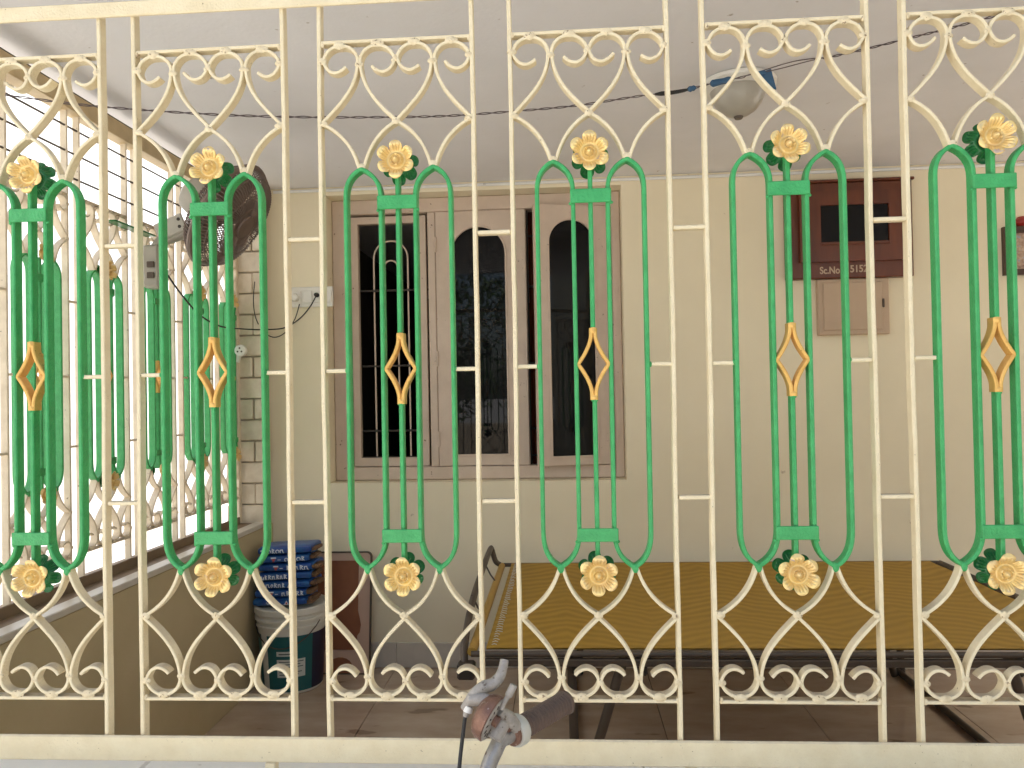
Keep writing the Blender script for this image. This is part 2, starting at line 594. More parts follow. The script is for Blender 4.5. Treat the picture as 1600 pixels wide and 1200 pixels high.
# room behind the window
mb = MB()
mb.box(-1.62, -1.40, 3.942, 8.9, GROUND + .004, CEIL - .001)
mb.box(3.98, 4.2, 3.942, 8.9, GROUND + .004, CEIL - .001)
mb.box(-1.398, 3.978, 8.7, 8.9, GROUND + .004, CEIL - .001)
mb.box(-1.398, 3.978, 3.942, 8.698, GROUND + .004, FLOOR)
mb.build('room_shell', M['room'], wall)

# side parapet on the left
pw = MB().box(-1.66, -1.43, 1.50, 3.698, GROUND + .004, -0.605, .004).build('parapet_wall', M['parapet'])
tag(pw, 'low olive beige parapet wall under the left side grille', 'wall')
MB().box(-1.478, -1.424, 1.50, 3.60, -0.604, -0.583, .003).build('sill_strip', M['skirt'], pw)
MB().box(-1.665, -1.480, 1.50, 3.60, -0.604, -0.589, .003).build('sill_board', M['sill_wood_beam_shade'], pw)

# front parapet with white coping
fp = MB().box(-1.66, 4.2, 1.25, 1.44, GROUND + .004, -0.690, .004).build('parapet_wall', M['parapet'])
tag(fp, 'low front parapet wall with pale coping under the big grille', 'wall')
x = -1.67
while x < 4.1:
    MB().box(x + .001, x + .899, 1.17, 1.445, -0.689, -0.657 + random.uniform(-.0008, .0008), .004).build('coping_slab', M['white'], fp)
    x += .90

# toothed brick pilaster between side grille and house wall
bp = MB().box(-1.615, -1.445, 3.622, 3.698, -0.603, 1.035).build('brick_pilaster', M['mortar'])
tag(bp, 'narrow whitewashed brick pilaster with open joints beside the left side grille', 'pilaster')
bz = -0.60
k = 0
while bz < 1.02:
    h = .0950
    xs = [(-1.62, -1.430)] if k % 2 == 0 else [(-1.62, -1.482), (-1.477, -1.430)]
    for (a, b) in xs:
        z1 = min(bz + h, 1.034)
        j = random.uniform(-.004, .004)
        MB().box(a, b + j, 3.603 + j * .6, 3.66, bz, z1, .004).build('brick', M['brick'], bp)
    bz += .1015
    k += 1

# neighbour's wall seen bright through the side grille
nw = MB().box(-3.95, -3.70, -5.0, 14.0, GROUND + .004, 3.2, .01).build('compound_wall', M['white'])
tag(nw, 'tall sunlit white wall beyond the left side grille', 'wall')

# ================================================================== GRILLE PARTS
D = .020                       # depth of the flat bars
TB = .0055                     # their thickness
HW = .1357                     # half width of a panel between post centres
zt_node, zb_node = .4835, -.3795


def scroll_path(k=0):
    rv = random.Random(70 + k)
    end = (311, 300, 320, 306, 326, 296)[k]
    wob = [rv.uniform(.972, 1.028) for _ in range(4)]
    cx, cz = -.0985, .5942
    curl = []
    n = 44
    key = ((0, .0305), (45, .0272), (90, .0242), (135, .0268), (180, .0306), (222, .0276), (241, .0250), (256, .0222), (272, .0190), (292, .0164), (311, .0150))
    for i in range(n + 1):
        d = end * i / n
        for (d0, r1), (d1, r2) in zip(key[:-1], key[1:]):
            if d <= d1 + 1e-6:
                rad = r1 + (r2 - r1) * (d - d0) / (d1 - d0)
                break
        if d > 311:
            rad = .0150
        rad *= 1 + (wob[int(d // 90) % 4] - 1) * math.sin(R(d % 90) * 2) ** 2 * (0 if d < 90 else 1)
        a = R(d)
        curl.append((cx + rad * math.cos(a), cz + rad * math.sin(a)))
    tail = bez((cx + .0305, cz), (cx + .0305, cz - .046), (-.096 + rv.uniform(-.002, .002), .520 + rv.uniform(-.002, .002)), (-.1325, .4845), 14)
    return curl[::-1] + tail[1:]


def mirror_x(p): return [(-a, b) for a, b in p]


def shift(p, dx): return [(a + dx, b) for a, b in p]


ME = {}
for k in range(6):
    ME['scroll%d' % k] = MB().ribbon(scroll_path(k), TB, 0, D).mesh('scroll', M['cream'])
arc_out = bez((-.131, .483), (-.104, .470), (-.078, .446), (-.0665, .3995), 14)
arc_in = bez((0.0, .4835), (-.026, .470), (-.049, .446), (-.0600, .3995), 14)
ME['arch_bar_o'] = MB().ribbon(arc_out, TB, .0003, D - .0003).mesh('arch_bar', M['cream'])
ME['arch_bar_i'] = MB().ribbon(arc_in, TB, .0006, D - .0006).mesh('arch_bar', M['cream'])
arc2_out = bez((-.131, -.3795), (-.106, -.366), (-.078, -.343), (-.0660, -.2985), 14)
arc2_in = bez((0.0, -.3795), (-.026, -.366), (-.050, -.343), (-.0600, -.2985), 14)
ME['low_bar_o'] = MB().ribbon(arc2_out, TB, .0003, D - .0003).mesh('arch_bar', M['cream'])
ME['low_bar_i'] = MB().ribbon(arc2_in, TB, .0006, D - .0006).mesh('arch_bar', M['cream'])


def loop_path():
    a, b, t = -.0920, -.0300, -.0632
    up_l = bez((a, .352), (a, .380), (-.0795, .394), (t, .4015), 9)
    up_r = bez((t, .4015), (-.047, .394), (b, .380), (b, .352), 9)
    dn_r = bez((b, -.236), (b, -.269), (-.0425, -.2865), (t, -.297), 9)
    dn_l = bez((t, -.297), (-.0825, -.2865), (a, -.269), (a, -.236), 9)
    return up_l + up_r[1:] + dn_r + dn_l[1:]


GB = .0073
ME['green_loop'] = MB().ribbon(loop_path(), GB, -.0006, D + .0006, closed=True, c=.0018).mesh('green_loop', M['green'])
for k in range(4):
    rv = random.Random(30 + k)
    ph_ = [rv.uniform(0, 6.28) for _ in range(3)]
    pth = [(.0007 * math.sin(z * 5 + ph_[0]) + .0004 * math.sin(z * 13 + ph_[1]) + .0002 * math.sin(z * 37 + ph_[2]), z) for z in [-.622 + 1.332 * i / 40 for i in range(41)]]
    ME['post%d' % k] = MB().ribbon(pth, .0072, 0, .0195).mesh('post', M['cream'])
ME['post_side'] = MB().box(-.0038, .0038, 0.0035, .021, -.642, .905, .0014).mesh('post', M['cream_old'])
ME['rail_t'] = MB().box(-HW + .0030, HW - .0046, .0008, D, .6235, .6295, .0012).mesh('rail', M['cream'])
ME['rail_b'] = MB().box(-HW + .0030, HW - .0046, .0008, D, -.5275, -.5215, .0012).mesh('rail', M['cream'])
ME['bar_t'] = MB().box(-.0038, .0038, .0004, D - .001, .106, .402, .0015).mesh('centre_bar', M['green'])
ME['bar_b'] = MB().box(-.0038, .0038, .0004, D - .001, -.302, -.009, .0015).mesh('centre_bar', M['green'])
ME['plate_t'] = MB().box(-.0350, .0350, -.0050, -.0008, .3275, .3515, .0012).mesh('plate', M['green'])
ME['plate_b'] = MB().box(-.0350, .0350, -.0050, -.0008, -.2525, -.2295, .0012).mesh('plate', M['green'])
ME['conn'] = MB().box(-.0016, .0371, .003, .017, .0445, .0515, .0012).mesh('side_connector', M['cream'])
ME['gap'] = MB().box(-.0212, .0212, .002, .018, -.0035, .0035, .0012).mesh('gap_connector', M['cream'])
# diamond of two bent flats with stubs
dm = MB()
for s in (-1, 1):
    up = [(s * .0032, .112), (s * .0034, .099)] + bez((s * .0040, .095), (s * .0075, .078), (s * .018, .062), (s * .0262, .0505), 9)
    dn = bez((s * .0262, .0495), (s * .018, .039), (s * .0075, .022), (s * .0040, .006), 9) + [(s * .0034, .002), (s * .0032, -.0115)]
    dm.ribbon(up, .0064, -.0004, D + .001, c=.0016)
    dm.ribbon(dn, .0064, -.0004, D + .001, c=.0016)
dm.blob((0, .002, .1075), (.0070, .004, .0065)); dm.blob((0, .002, -.0075), (.0070, .004, .0055))
for s in (-1, 1):
    dm.blob((s * .0265, .004, .050), (.0030, .005, .0042))
ME['diamond'] = dm.mesh('diamond', M['gold_paint'])
# weld beads where the bars meet
wb = MB()
rng = random.Random(4)
for s in (-1, 1):
    pts = [(s * .1285, .4835), (s * .1305, .5942), (s * .0655, .5865), (s * .099, .6215), (s * .033, .6215), (s * .1285, -.3795),
           (s * .1305, -.4922), (s * .0655, -.4845), (s * .099, -.5185), (s * .033, -.5185), (s * .0632, .4055)]
    for (px, pz) in pts:
        rail = abs(abs(pz - .05) - .57) < .01
        wb.blob((px + rng.uniform(-.0012, .0012), .0018, pz + rng.uniform(-.001, .001)), ((.0105 if rail else .0068) + rng.uniform(0, .0024), .0030, (.0062 if rail else .0052) + rng.uniform(0, .0018)))
    wb.blob((s * .1300, .004, .6240), (.004, .0045, .006)); wb.blob((s * .1300, .004, -.5230), (.004, .0045, .006))
for pz, sx in ((.4835, .0070), (-.3795, .0070), (.5942, .0045), (-.4922, .0045)):
    wb.blob((rng.uniform(-.001, .001), .0018, pz), (sx + .001, .0030, .0064))
    wb.blob((rng.uniform(-.004, .004), .0016, pz + rng.uniform(-.004, .004)), (.0042, .0026, .0040))
ME['weld'] = wb.mesh('weld_bead', M['weld'])
gb = MB()
for s in (-1, 1):
    gb.blob((s * .0632, .0030, .4010), (.0062, .0050, .0048)); gb.blob((s * .0632, .0024, -.2990), (.0066, .0050, .0086))
    gb.blob((s * .0345, .0010, .3270), (.0036, .0030, .0030)); gb.blob((s * .0345, .0010, -.2535), (.0036, .0030, .0030))
    gb.blob((s * .0960, .0060, .0480), (.0030, .0050, .0050))
gb.blob((0, .003, -.0125), (.0062, .0045, .0030))
ME['weld_green'] = gb.mesh('weld_bead', M['green'])


def flower_mesh(name, mat, seed=0):
    """stamped metal flower facing -y: six ribbed petals round a ringed boss"""
    rg = random.Random(seed)
    nA, nR = 168, 20
    pr = [rg.uniform(.95, 1.05) for _ in range(6)]
    pt = [rg.uniform(-.0012, .0012) for _ in range(6)]
    R0 = .0345

    def rmax(a, k):
        u = (a - k * math.pi / 3 - math.pi / 2)
        u = (u + math.pi) % (2 * math.pi) - math.pi
        # round lobe: circle of radius q centred at distance c
        c, q = .655, .345
        s = c * math.sin(u)
        if abs(s) < q:
            return (c * math.cos(u) + math.sqrt(q * q - s * s)) * pr[k]
        return .0

    vs_, fs_ = [], []
    for i in range(nA):
        a = 2 * math.pi * i / nA
        best, kb = .60, 0
        for k in range(6):
            v = rmax(a, k)
            if v > best:
                best, kb = v, k
        k = int(round(((a - math.pi / 2) / (math.pi / 3)))) % 6
        u = ((a - math.pi / 2) / (math.pi / 3) + .5) % 1.0 - .5          # -0.5..0.5 across a petal
        for j in range(nR + 1):
            t = j / nR
            rr = best * t
            # height towards -y
            if rr < .20:
                h = .0060 * math.cos(rr / .20 * math.pi / 2) + .001
            elif rr < .27:
                h = .0010 + .0030 * (rr - .20) / .07
            elif rr < .36:
                h = .0040 - .0052 * ((rr - .27) / .09) ** 1.2
            elif rr < .50:
                h = -.0012 - .0008 * math.sin((rr - .36) / .14 * math.pi)
            else:
                s = min(1, (rr - .50) / .5)
                h = -.0012 + .0070 * math.sin(s * math.pi * .72)
                h += .0011 * math.cos(u * 2 * math.pi * 4.5) * math.sin(min(1, s * 1.6) * math.pi) * (1 if abs(u) < .42 else .3)
                h -= .0045 * (abs(u) * 2) ** 4 * min(1, s * 2.5)
                h += pt[k] * s
            vs_.append((rr * R0 * math.cos(a), -h * 1.55, rr * R0 * math.sin(a)))
    n1 = nR + 1
    m = len(vs_)
    back = [(x_, y_ + .0011, z_) for (x_, y_, z_) in vs_]
    for i in range(nA):
        l = (i + 1) % nA
        for j in range(nR):
            q = (i * n1 + j, l * n1 + j, l * n1 + j + 1, i * n1 + j + 1)
            fs_.append(q)
            fs_.append(tuple(v + m for v in q[::-1]))
        fs_.append((i * n1 + nR, l * n1 + nR, m + l * n1 + nR, m + i * n1 + nR))
    mb_ = MB()
    mb_.add(vs_ + back, fs_, 0, True)
    me = mb_.mesh(name, mat)
    me.set_sharp_from_angle(angle=R(60))
    return me


FL = [flower_mesh('gold_flower', M['gold'], s) for s in range(4)]
FB = flower_mesh('back_flower', M['leaf_green'], 9)
OLD = {}


def old(key):
    """the same mesh in the dusty enamel of the side grille"""
    if key not in OLD:
        me = ME[key].copy()
        me.materials[0] = M['cream_old']
        OLD[key] = me
    return OLD[key]


SX, SZ = Matrix.Diagonal((-1, 1, 1, 1)), Matrix.Diagonal((1, 1, -1, 1))


def mz(z0): return Matrix.Translation((0, 0, 2 * z0)) @ SZ


pn = [0]


def panel(parent, loc, side=False, dx=(0, 0)):
    rg = random.Random(100 + pn[0])
    pn[0] += 1
    p = empty('grille_panel', loc, 0, parent)
    if not side:
        p.rotation_euler = (0, R(rg.uniform(-.10, .10)), 0)
    if side:
        p.scale = (1, 1.3, 1)
    A = (lambda k: old(k)) if side else (lambda k: ME[k])

    def j(s=.0008):
        return Matrix.Translation((rg.uniform(-s, s), 0, rg.uniform(-s, s)))
    for s, d in ((-1, dx[0]), (1, dx[1])):
        link('post', ME['post_side'] if side else ME['post%d' % rg.randrange(4)], p, Matrix.Translation((s * HW + d - (0 if side else .0008), 0, 0)))
    link('rail', A('rail_t'), p, j()); link('rail', A('rail_b'), p, j())
    # scrolls: outer pair, inner pair (mirrored about x = -.0655), and the same upside down
    mid = Matrix.Translation((-.131, 0, 0)) @ SX
    for flip in (0, 1):
        F = mz((.5942 - .4922) / 2) if flip else Matrix.Identity(4)
        for mm in (Matrix.Identity(4), mid, SX, SX @ mid):
            link('scroll', A('scroll%d' % rg.randrange(6)), p, j(.0009) @ F @ mm)
    for key in ('arch_bar_o', 'arch_bar_i', 'low_bar_o', 'low_bar_i'):
        link('arch_bar', A(key), p, j(.0005)); link('arch_bar', A(key), p, j(.0005) @ SX)
    o = link('weld_bead', A('weld'), p); o['kind'] = 'stuff'
    o = link('weld_bead', ME['weld_green'], p); o['kind'] = 'stuff'
    link('green_loop', ME['green_loop'], p, j()); link('green_loop', ME['green_loop'], p, j() @ SX)
    link('centre_bar', ME['bar_t'], p, j()); link('centre_bar', ME['bar_b'], p, j())
    link('plate', ME['plate_t'], p, j()); link('plate', ME['plate_b'], p, j())
    link('diamond', ME['diamond'], p, j())
    link('side_connector', A('conn'), p, Matrix.Translation((-HW + .0046, 0, rg.uniform(-.001, .001))))
    link('side_connector', A('conn'), p, Matrix.Translation((HW - .0046 - .0355, 0, rg.uniform(-.001, .001))))
    for z in (.4125, -.3095):
        rot = Matrix.Rotation(R(rg.uniform(-7, 7)), 4, 'Y') @ Matrix.Rotation(R(rg.uniform(-5, 5)), 4, 'Z') @ Matrix.Rotation(R(rg.uniform(-7, 3)), 4, 'X')
        link('gold_flower', FL[rg.randrange(4)], p, Matrix.Translation((rg.uniform(-.0015, .0025), -.0062, z)) @ rot)
        rot2 = Matrix.Rotation(R(180 + rg.uniform(-6, 6)), 4, 'Z') @ Matrix.Rotation(R(rg.uniform(-12, 12)), 4, 'Y')
        link('back_flower', FB, p, Matrix.Translation((rg.uniform(-.001, .001), .0265, z)) @ rot2)
    return p


GY = 1.32
fg = empty('iron_grille', (0, GY, 0))
tag(fg, 'large cream and green iron window grille with gold flowers, filling the front of the porch', 'grille')
cent = [-1.2875, -.9525, -.6167, -.2803, .0555, .3880, .7215, 1.0560, 1.3900]
for c in cent:
    panel(fg, (c, 0, 0), dx=(random.uniform(-.001, .001), random.uniform(-.001, .001)))
for a, b in zip(cent[:-1], cent[1:]):
    m = (a + b) / 2
    half = (b - a) / 2 - HW - .0032
    for z in (.2815, -.1815):
        link('gap_connector', ME['gap'], fg, Matrix.Translation((m, 0, z + random.uniform(-.0018, .0018))) @ Matrix.Diagonal((half / .0212, 1, 1, 1)))
mb = MB().box(-1.58, 1.58, -.0075, -.0004, .6895, .7165, .002)
mb.build('top_beam', M['cream'], fg)
MB().box(-1.58, 1.58, -.0075, -.0004, -.631, -.587, .0025).build('bottom_beam', M['cream'], fg)
for px in (-1.3, -.52, .2045, .95, 1.45):
    MB().box(px - .009, px + .009, -.0072, .012, -.6575, -.6312, .002).build('foot_stub', M['cream'], fg)
for px in (-1.56, 1.56):
    MB().box(px - .019, px + .019, 0.0005, .0335, -.656, CEIL - .001, .002).build('corner_post', M['cream'], fg)

# side grille (seen from inside)
sg = empty('iron_grille', (-1.55, 0, 0), R(90))
tag(sg, 'dusty side grille of cream scrolls and green bars standing on the left parapet', 'grille')
sc_ = [1.866 + .334 * i for i in range(6)]
for i, c in enumerate(sc_):
    panel(sg, (c, 0, .042 + .012 * (c - 2.5)), side=True)
for a, b in zip(sc_[:-1], sc_[1:]):
    m = (a + b) / 2
    for z in (.325, -.137):
        link('gap_connector', old('gap'), sg, Matrix.Translation((m, 0, z)) @ Matrix.Diagonal(((.167 - HW - .0047) / .0212, 1, 1, 1)))
MB().box(1.356, 3.62, -.012, .040, .935, .992, .002).build('top_beam', M['beam_tan'], sg)
MB().box(1.356, 3.60, .004, .016, .9925, 1.006, .001).build('gap_shadow_strip', M['iron_brown'], sg)  # dark strip standing in for the shadow gap between beam and ceiling
MB().box(1.50, 3.577, -.006, .003, -.601, -.556, .002).build('bottom_beam', M['sill_wood_beam_shade'], sg)  # brown holds the shade on the beam's inner face as well as its rust
MB().box(3.578, 3.606, -.004, .034, -.588, .9465, .002).build('end_post', M['cream_old'], sg)
for z in (.885, .805, .725):
    MB().tube([(1.60, .011, z), (3.577, .011, z + .004)], .0034, 6).build('rod', M['iron_brown'], sg)

# ================================================================== WINDOW
FY = 3.80                      # front of the wooden frame
win = empty('window', (0, 0, 0))
tag(win, 'three-part brown window with arched panes and one shutter ajar, set in the back wall', 'window')
W = M['wood_paint']


def px_x(x, Y): return on_y(x, 600, Y).x


def px_z(x, y, Y): return on_y(x, y, Y).z


FX0, FX1 = WX0 + .002, WX1 - .002
FZ0, FZ1 = WZ0 + .002, WZ1 - .002
bzt = .925                     # underside of the head
bzb = -.350                    # top of the bottom member
MB().box(FX0, FX0 + .075, FY, FY + .09, FZ0, FZ1, .004).build('frame', W, win)
MB().box(FX1 - .045, FX1, FY, FY + .09, FZ0, FZ1, .004).build('frame', W, win)
MB().box(FX0 + .076, FX1 - .046, FY + .001, FY + .089, bzt, FZ1, .004).build('frame', W, win)
MB().box(FX0 + .076, FX1 - .046, FY - .004, FY + .089, FZ0, bzb, .004).build('frame', W, win)
xm1a, xm1b = px_x(672, FY), px_x(684, FY)
xm2a, xm2b = px_x(808, FY), px_x(826, FY)
MB().box(xm1a, xm1b, FY, FY + .088, bzb + .001, bzt - .001, .004).build('mullion', W, win)
MB().box(xm2a, xm2b, FY, FY + .088, bzb + .001, bzt - .001, .004).build('mullion', W, win)


def arched_shutter(parent, w, z0, z1, gx0, gx1, gz0, gz1, th=.035):
    """wooden leaf from x=0..w with an arched glass opening gx0..gx1, gz0..gz1"""
    sh = empty('shutter', (0, 0, 0), 0, parent)
    cx, r = (gx0 + gx1) / 2, (gx1 - gx0) / 2
    n = 20
    arc = [(cx + r * math.cos(math.pi * i / n), gz1 - r + r * math.sin(math.pi * i / n)) for i in range(n + 1)]     # right to left over the top
    inner = [(gx0, gz0), (gx1, gz0)] + arc
    # outer points matched to the inner ones
    outer = [(0, z0), (w, z0)]
    for (a, b) in arc:
        ang = math.atan2(b - (gz1 - r), a - cx)
        if a >= cx + r * .999:
            outer.append((w, b))
        elif a <= cx - r * .999:
            outer.append((0, b))
        else:
            dx, dz = math.cos(ang), math.sin(ang)
            t = min(((w - cx) / dx) if dx > 1e-6 else 1e9, ((0 - cx) / dx) if dx < -1e-6 else 1e9, (z1 - (gz1 - r)) / dz if dz > 1e-6 else 1e9)
            outer.append((cx + dx * t, gz1 - r + dz * t))
    # corners
    vs_, fs_ = [], []
    k = len(inner)
    for y in (0, th):
        vs_ += [(a, y, b) for a, b in outer] + [(a, y, b) for a, b in inner]
    m = 2 * k
    for i in range(k):
        l = (i + 1) % k
        fs_.append((i, l, k + l, k + i)); fs_.append((m + l, m + i, m + k + i, m + k + l))
        fs_.append((k + i, k + l, m + k + l, m + k + i))
    # rectangular outline is restored by four thin edge boxes
    mb_ = MB().add(vs_, fs_)
    # fill the two top corners
    tl = [(a, b) for a, b in outer if abs(a) < 1e-6 and b > gz0 + .001]
    tr = [(a, b) for a, b in outer if abs(a - w) < 1e-6 and b > z0 + .001]
    for lst, X in ((tl, 0.0), (tr, w)):
        zs = max(b for a, b in lst)
        tops = [(a, b) for a, b in outer if abs(b - z1) < 1e-6]
        if tops:
            xe = min(tops)[0] if X == 0.0 else max(tops)[0]
            tri = [(X, zs), (X, z1), (xe, z1)]
            for y in (0, th):
                mb_.add([(a, y, b) for a, b in tri], [(0, 1, 2)])
    for e in ((0, z0, 0, z1), (w, z0, w, z1), (0, z1, w, z1), (0, z0, w, z0)):
        mb_.add([(e[0], 0, e[1]), (e[2], 0, e[3]), (e[2], th, e[3]), (e[0], th, e[1])], [(0, 1, 2, 3)])
    mb_.build('leaf', W, sh)
    # beading round the glass
    lip = [(gx0, gz0)] + [(gx1, gz0)] + arc
    MB().ribbon(lip, .010, -.003, .012, closed=True, c=.002).build('bead', W, sh)
    g_ = [(a, .020, b) for a, b in inner]
    MB().add(g_ + [(a, .023, b) for a, _, b in g_], [tuple(range(k)), tuple(range(k, 2 * k))[::-1]] + [(i, (i + 1) % k, k + (i + 1) % k, k + i) for i in range(k)]).build('pane', M['glass'], sh)
    return sh


# middle shutter, closed
s0, s1 = xm1b + .003, xm2a - .003
sh2 = arched_shutter(win, s1 - s0, bzb + .004, bzt - .004, px_x(708, FY) - s0, px_x(794, FY) - s0, px_z(750, 711, FY), px_z(750, 353, FY))
sh2.location = (s0, FY - .004, 0)
for z in (-.25, .15, .72):
    MB().tube([(.0, -.002, z), (.0, -.002, z + .075)], .006, 8).build('hinge', W, sh2)
# right shutter, ajar: hinged on its right edge and swung towards the porch
hx = FX1 - .047
wleaf = hx - (xm2b + .004) - .030
sh3 = arched_shutter(win, wleaf, bzb + .004, bzt - .004, .068, wleaf - .083, px_z(900, 713, FY - .03), px_z(900, 343, FY - .03))
ang = R(14)
sh3.matrix_local = Matrix.Translation((hx, FY - .004, 0)) @ Matrix.Rotation(ang, 4, 'Z') @ Matrix.Translation((-wleaf, 0, 0))
MB().lathe([(.010, 0), (.010, .003), (.006, .004)], 16, Matrix.Translation((wleaf - .10, -.0005, bzb + .045)) @ Matrix.Rotation(R(90), 4, 'X')).build('stud', M['plastic_white'], sh3)
# inner window guard of flat bars and arches behind the openings
GYI = FY + .055
o1a, o1b = FX0 + .078, xm1a - .002
ig = empty('window_guard', (0, 0, 0), 0, win)
fr = MB()
frame_with_hole(fr, o1a + .012, o1b - .012, bzb + .004, bzt - .01, o1a + .046, o1b - .046, bzb + .045, bzt - .045, GYI - .03, GYI + .005)
fr.build('guard_frame', W, ig)
for z in (.545, .885, .16, -.17, -.305):
    MB().box(o1a + .001, o1b - .001, GYI + .008, GYI + .016, z - .005, z + .005, .001).build('cross_bar', M['iron_dark'], ig)
cxg = (o1a + o1b) / 2
for hw_, top in ((.088, .80), (.034, .70)):
    pth = [(cxg - hw_, -.30)] + [(cxg - hw_ * math.cos(math.pi * i / 16), top - hw_ + hw_ * math.sin(math.pi * i / 16)) for i in range(17)] + [(cxg + hw_, -.30)]
    MB().ribbon(pth, .008, GYI + .018, GYI + .026).build('arch_rod', W, ig)
# guard and curtain seen in the gap of the third opening
o3a = xm2b + .002
gap = MB().box(o3a, o3a + .006, FY + .03, FY + .05, bzb + .002, bzt - .002, .001)
gap.build('guard_frame', M['iron_dark'], ig)
for z in (.80, .545, .16, -.17, -.305):
    MB().box(o3a + .007, hx, GYI + .008, GYI + .016, z - .005, z + .005, .001).build('cross_bar', M['iron_dark'], ig)
for hw_, top in ((.088, .80), (.040, .70)):
    cx3 = (xm2b + hx) / 2
    pth = [(cx3 - hw_, -.30)] + [(cx3 - hw_ * math.cos(math.pi * i / 16), top - hw_ + hw_ * math.sin(math.pi * i / 16)) for i in range(17)] + [(cx3 + hw_, -.30)]
    MB().ribbon(pth, .008, GYI + .018, GYI + .026).build('arch_rod', W, ig)
cu = MB()
cv = []
for i in range(25):
    xx = o3a + .002 + i * .012
    yy = 3.99 + .012 * math.sin(i * 1.5)
    cv += [(xx, yy, -.42), (xx, yy, 1.0)]
cu.add(cv, [(2 * i, 2 * i + 2, 2 * i + 3, 2 * i + 1) for i in range(24)])
cu.build('curtain', M['curtain'], win)

# ================================================================== THINGS ON THE BACK WALL
# switch board with plugs
sb = empty('switch_board', (-1.215, WALLY, .50))
tag(sb, 'white wall switch board with two sockets left of the window', 'switch board')
MB().box(-.110, .105, -.014, -.0005, -.050, .050, .004).build('plate', M['plastic_white'], sb)
MB().box(-.104, -.052, -.019, -.0142, -.034, .030, .003).build('socket', M['plastic_white'], sb)
MB().box(-.040, .002, -.019, -.0142, -.030, .030, .003).build('switch', M['plastic_white'], sb)
MB().box(.010, .052, -.019, -.0142, -.030, .030, .003).build('socket', M['plastic_white'], sb)
MB().box(.060, .098, -.019, -.0142, -.030, .030, .003).build('switch', M['plastic_white'], sb)
MB().lathe([(.020, 0), (.021, .014), (.016, .026), (.009, .028)], 20, Matrix.Translation((-.078, -.0192, -.004)) @ Matrix.Rotation(R(90), 4, 'X')).build('plug', M['plastic_white'], sb)
MB().lathe([(.010, 0), (.012, .012), (.008, .03), (.004, .032)], 14, Matrix.Translation((.030, -.0192, .006)) @ Matrix.Rotation(R(90), 4, 'X')).build('plug', M['rubber'], sb)

# meter box in varnished wood
mx0, mx1, mz0, mz1 = 1.060, 1.632, .512, .958
bxm = empty('meter_box', ((mx0 + mx1) / 2, WALLY, (mz0 + mz1) / 2))
tag(bxm, 'varnished brown wooden meter box with glass door and painted number on the wall', 'meter box')
hw, hh = (mx1 - mx0) / 2, (mz1 - mz0) / 2
MB().box(-hw, hw, -.05, -.0005, -hh, hh, .004).build('case', M['teak'], bxm)
dr = MB()
frame_with_hole(dr, -hw + .055, hw - .045, -hh + .075, hh - .045, -hw + .15, hw - .115, -hh + .165, hh - .11, -.072, -.0502)
dr.build('door', M['teak'], bxm)
MB().box(-hw + .151, hw - .116, -.062, -.058, -hh + .166, hh - .111).build('pane', M['glass'], bxm)
MB().box(-hw + .15, hw - .115, -.080, -.0722, -hh + .150, -hh + .160, .002).build('moulding', M['teak'], bxm)
MB().box(-hw - .01, hw + .01, -.058, -.0005, hh + .0005, hh + .014, .003).build('lid', M['teak'], bxm)
for body, xa, xb in (('Sc.No.', 1281, 1315), ('5152', 1328.5, 1356)):
    tm = text_mesh(body, .046, M['beige_board'])
    t0, t1 = min(v.co.x for v in tm.vertices), max(v.co.x for v in tm.vertices)
    ya = on_y(xa, 424, WALLY - .05).x - (mx0 + mx1) / 2
    yb = on_y(xb, 424, WALLY - .05).x - (mx0 + mx1) / 2
    k_ = (yb - ya) / (t1 - t0)
    link('lettering', tm, bxm, Matrix.Translation((ya - t0 * k_, -.0508, -hh + (.022 if body[0] == 'S' else .026))) @ TXT @ Matrix.Diagonal((k_, 1, 1, 1)))
# beige board below
bb = empty('switch_box', (1.3635, WALLY, .383))
tag(bb, 'plain beige box on the wall under the wooden meter box', 'box')
MB().box(-.1620, .1620, -.032, -.0005, -.134, .128, .004).build('case', M['beige_board'], bb)
MB().box(-.140, .128, -.039, -.0325, -.112, .110, .003).build('lid', M['beige_board'], bb)
MB().box(.129, .136, -.044, -.0325, -.01, .03, .002).build('catch', M['iron_brown'], bb)
# framed picture at the right edge
pc = empty('wall_picture', (2.30, WALLY, .619))
tag(pc, 'dark framed picture on the wall at the right edge', 'picture')
fr = MB(); frame_with_hole(fr, -.25, .25, -.112, .112, -.205, .205, -.085, .085, -.025, -.0005); fr.build('frame', M['frame_dark'], pc)
MB().box(-.204, .204, -.010, -.004, -.084, .084).build('print', M['print'], pc)
rb = MB().lathe([(.018, 0), (.030, .012), (.030, .030), (.016, .044), (.0001, .046)], 18, Matrix.Translation((2.135, WALLY - .016, .7320)))
tag(rb.build('red_lamp', M['red']), 'small red lamp resting on top of the wall picture', 'lamp')

# ================================================================== CEILING LAMP AND WIRE
lx, ly = .612, 2.62
cl = empty('ceiling_lamp', (lx, ly, CEIL))
tag(cl, 'round white ceiling lamp with a grey glass bowl', 'lamp')
MB().lathe([(.060, -.034), (.112, -.030), (.126, -.018), (.126, -.006), (.118, -.0005)], 40).build('ring', M['plastic_white'], cl)
MB().lathe([(.0001, -.118), (.016, -.1175), (.036, -.112), (.058, -.098), (.076, -.076), (.087, -.052), (.092, -.0325)], 40).build('bowl', M['frosted'], cl)
MB().lathe([(.0001, -.128), (.012, -.126), (.016, -.1185)], 20).build('finial', M['iron_brown'], cl)

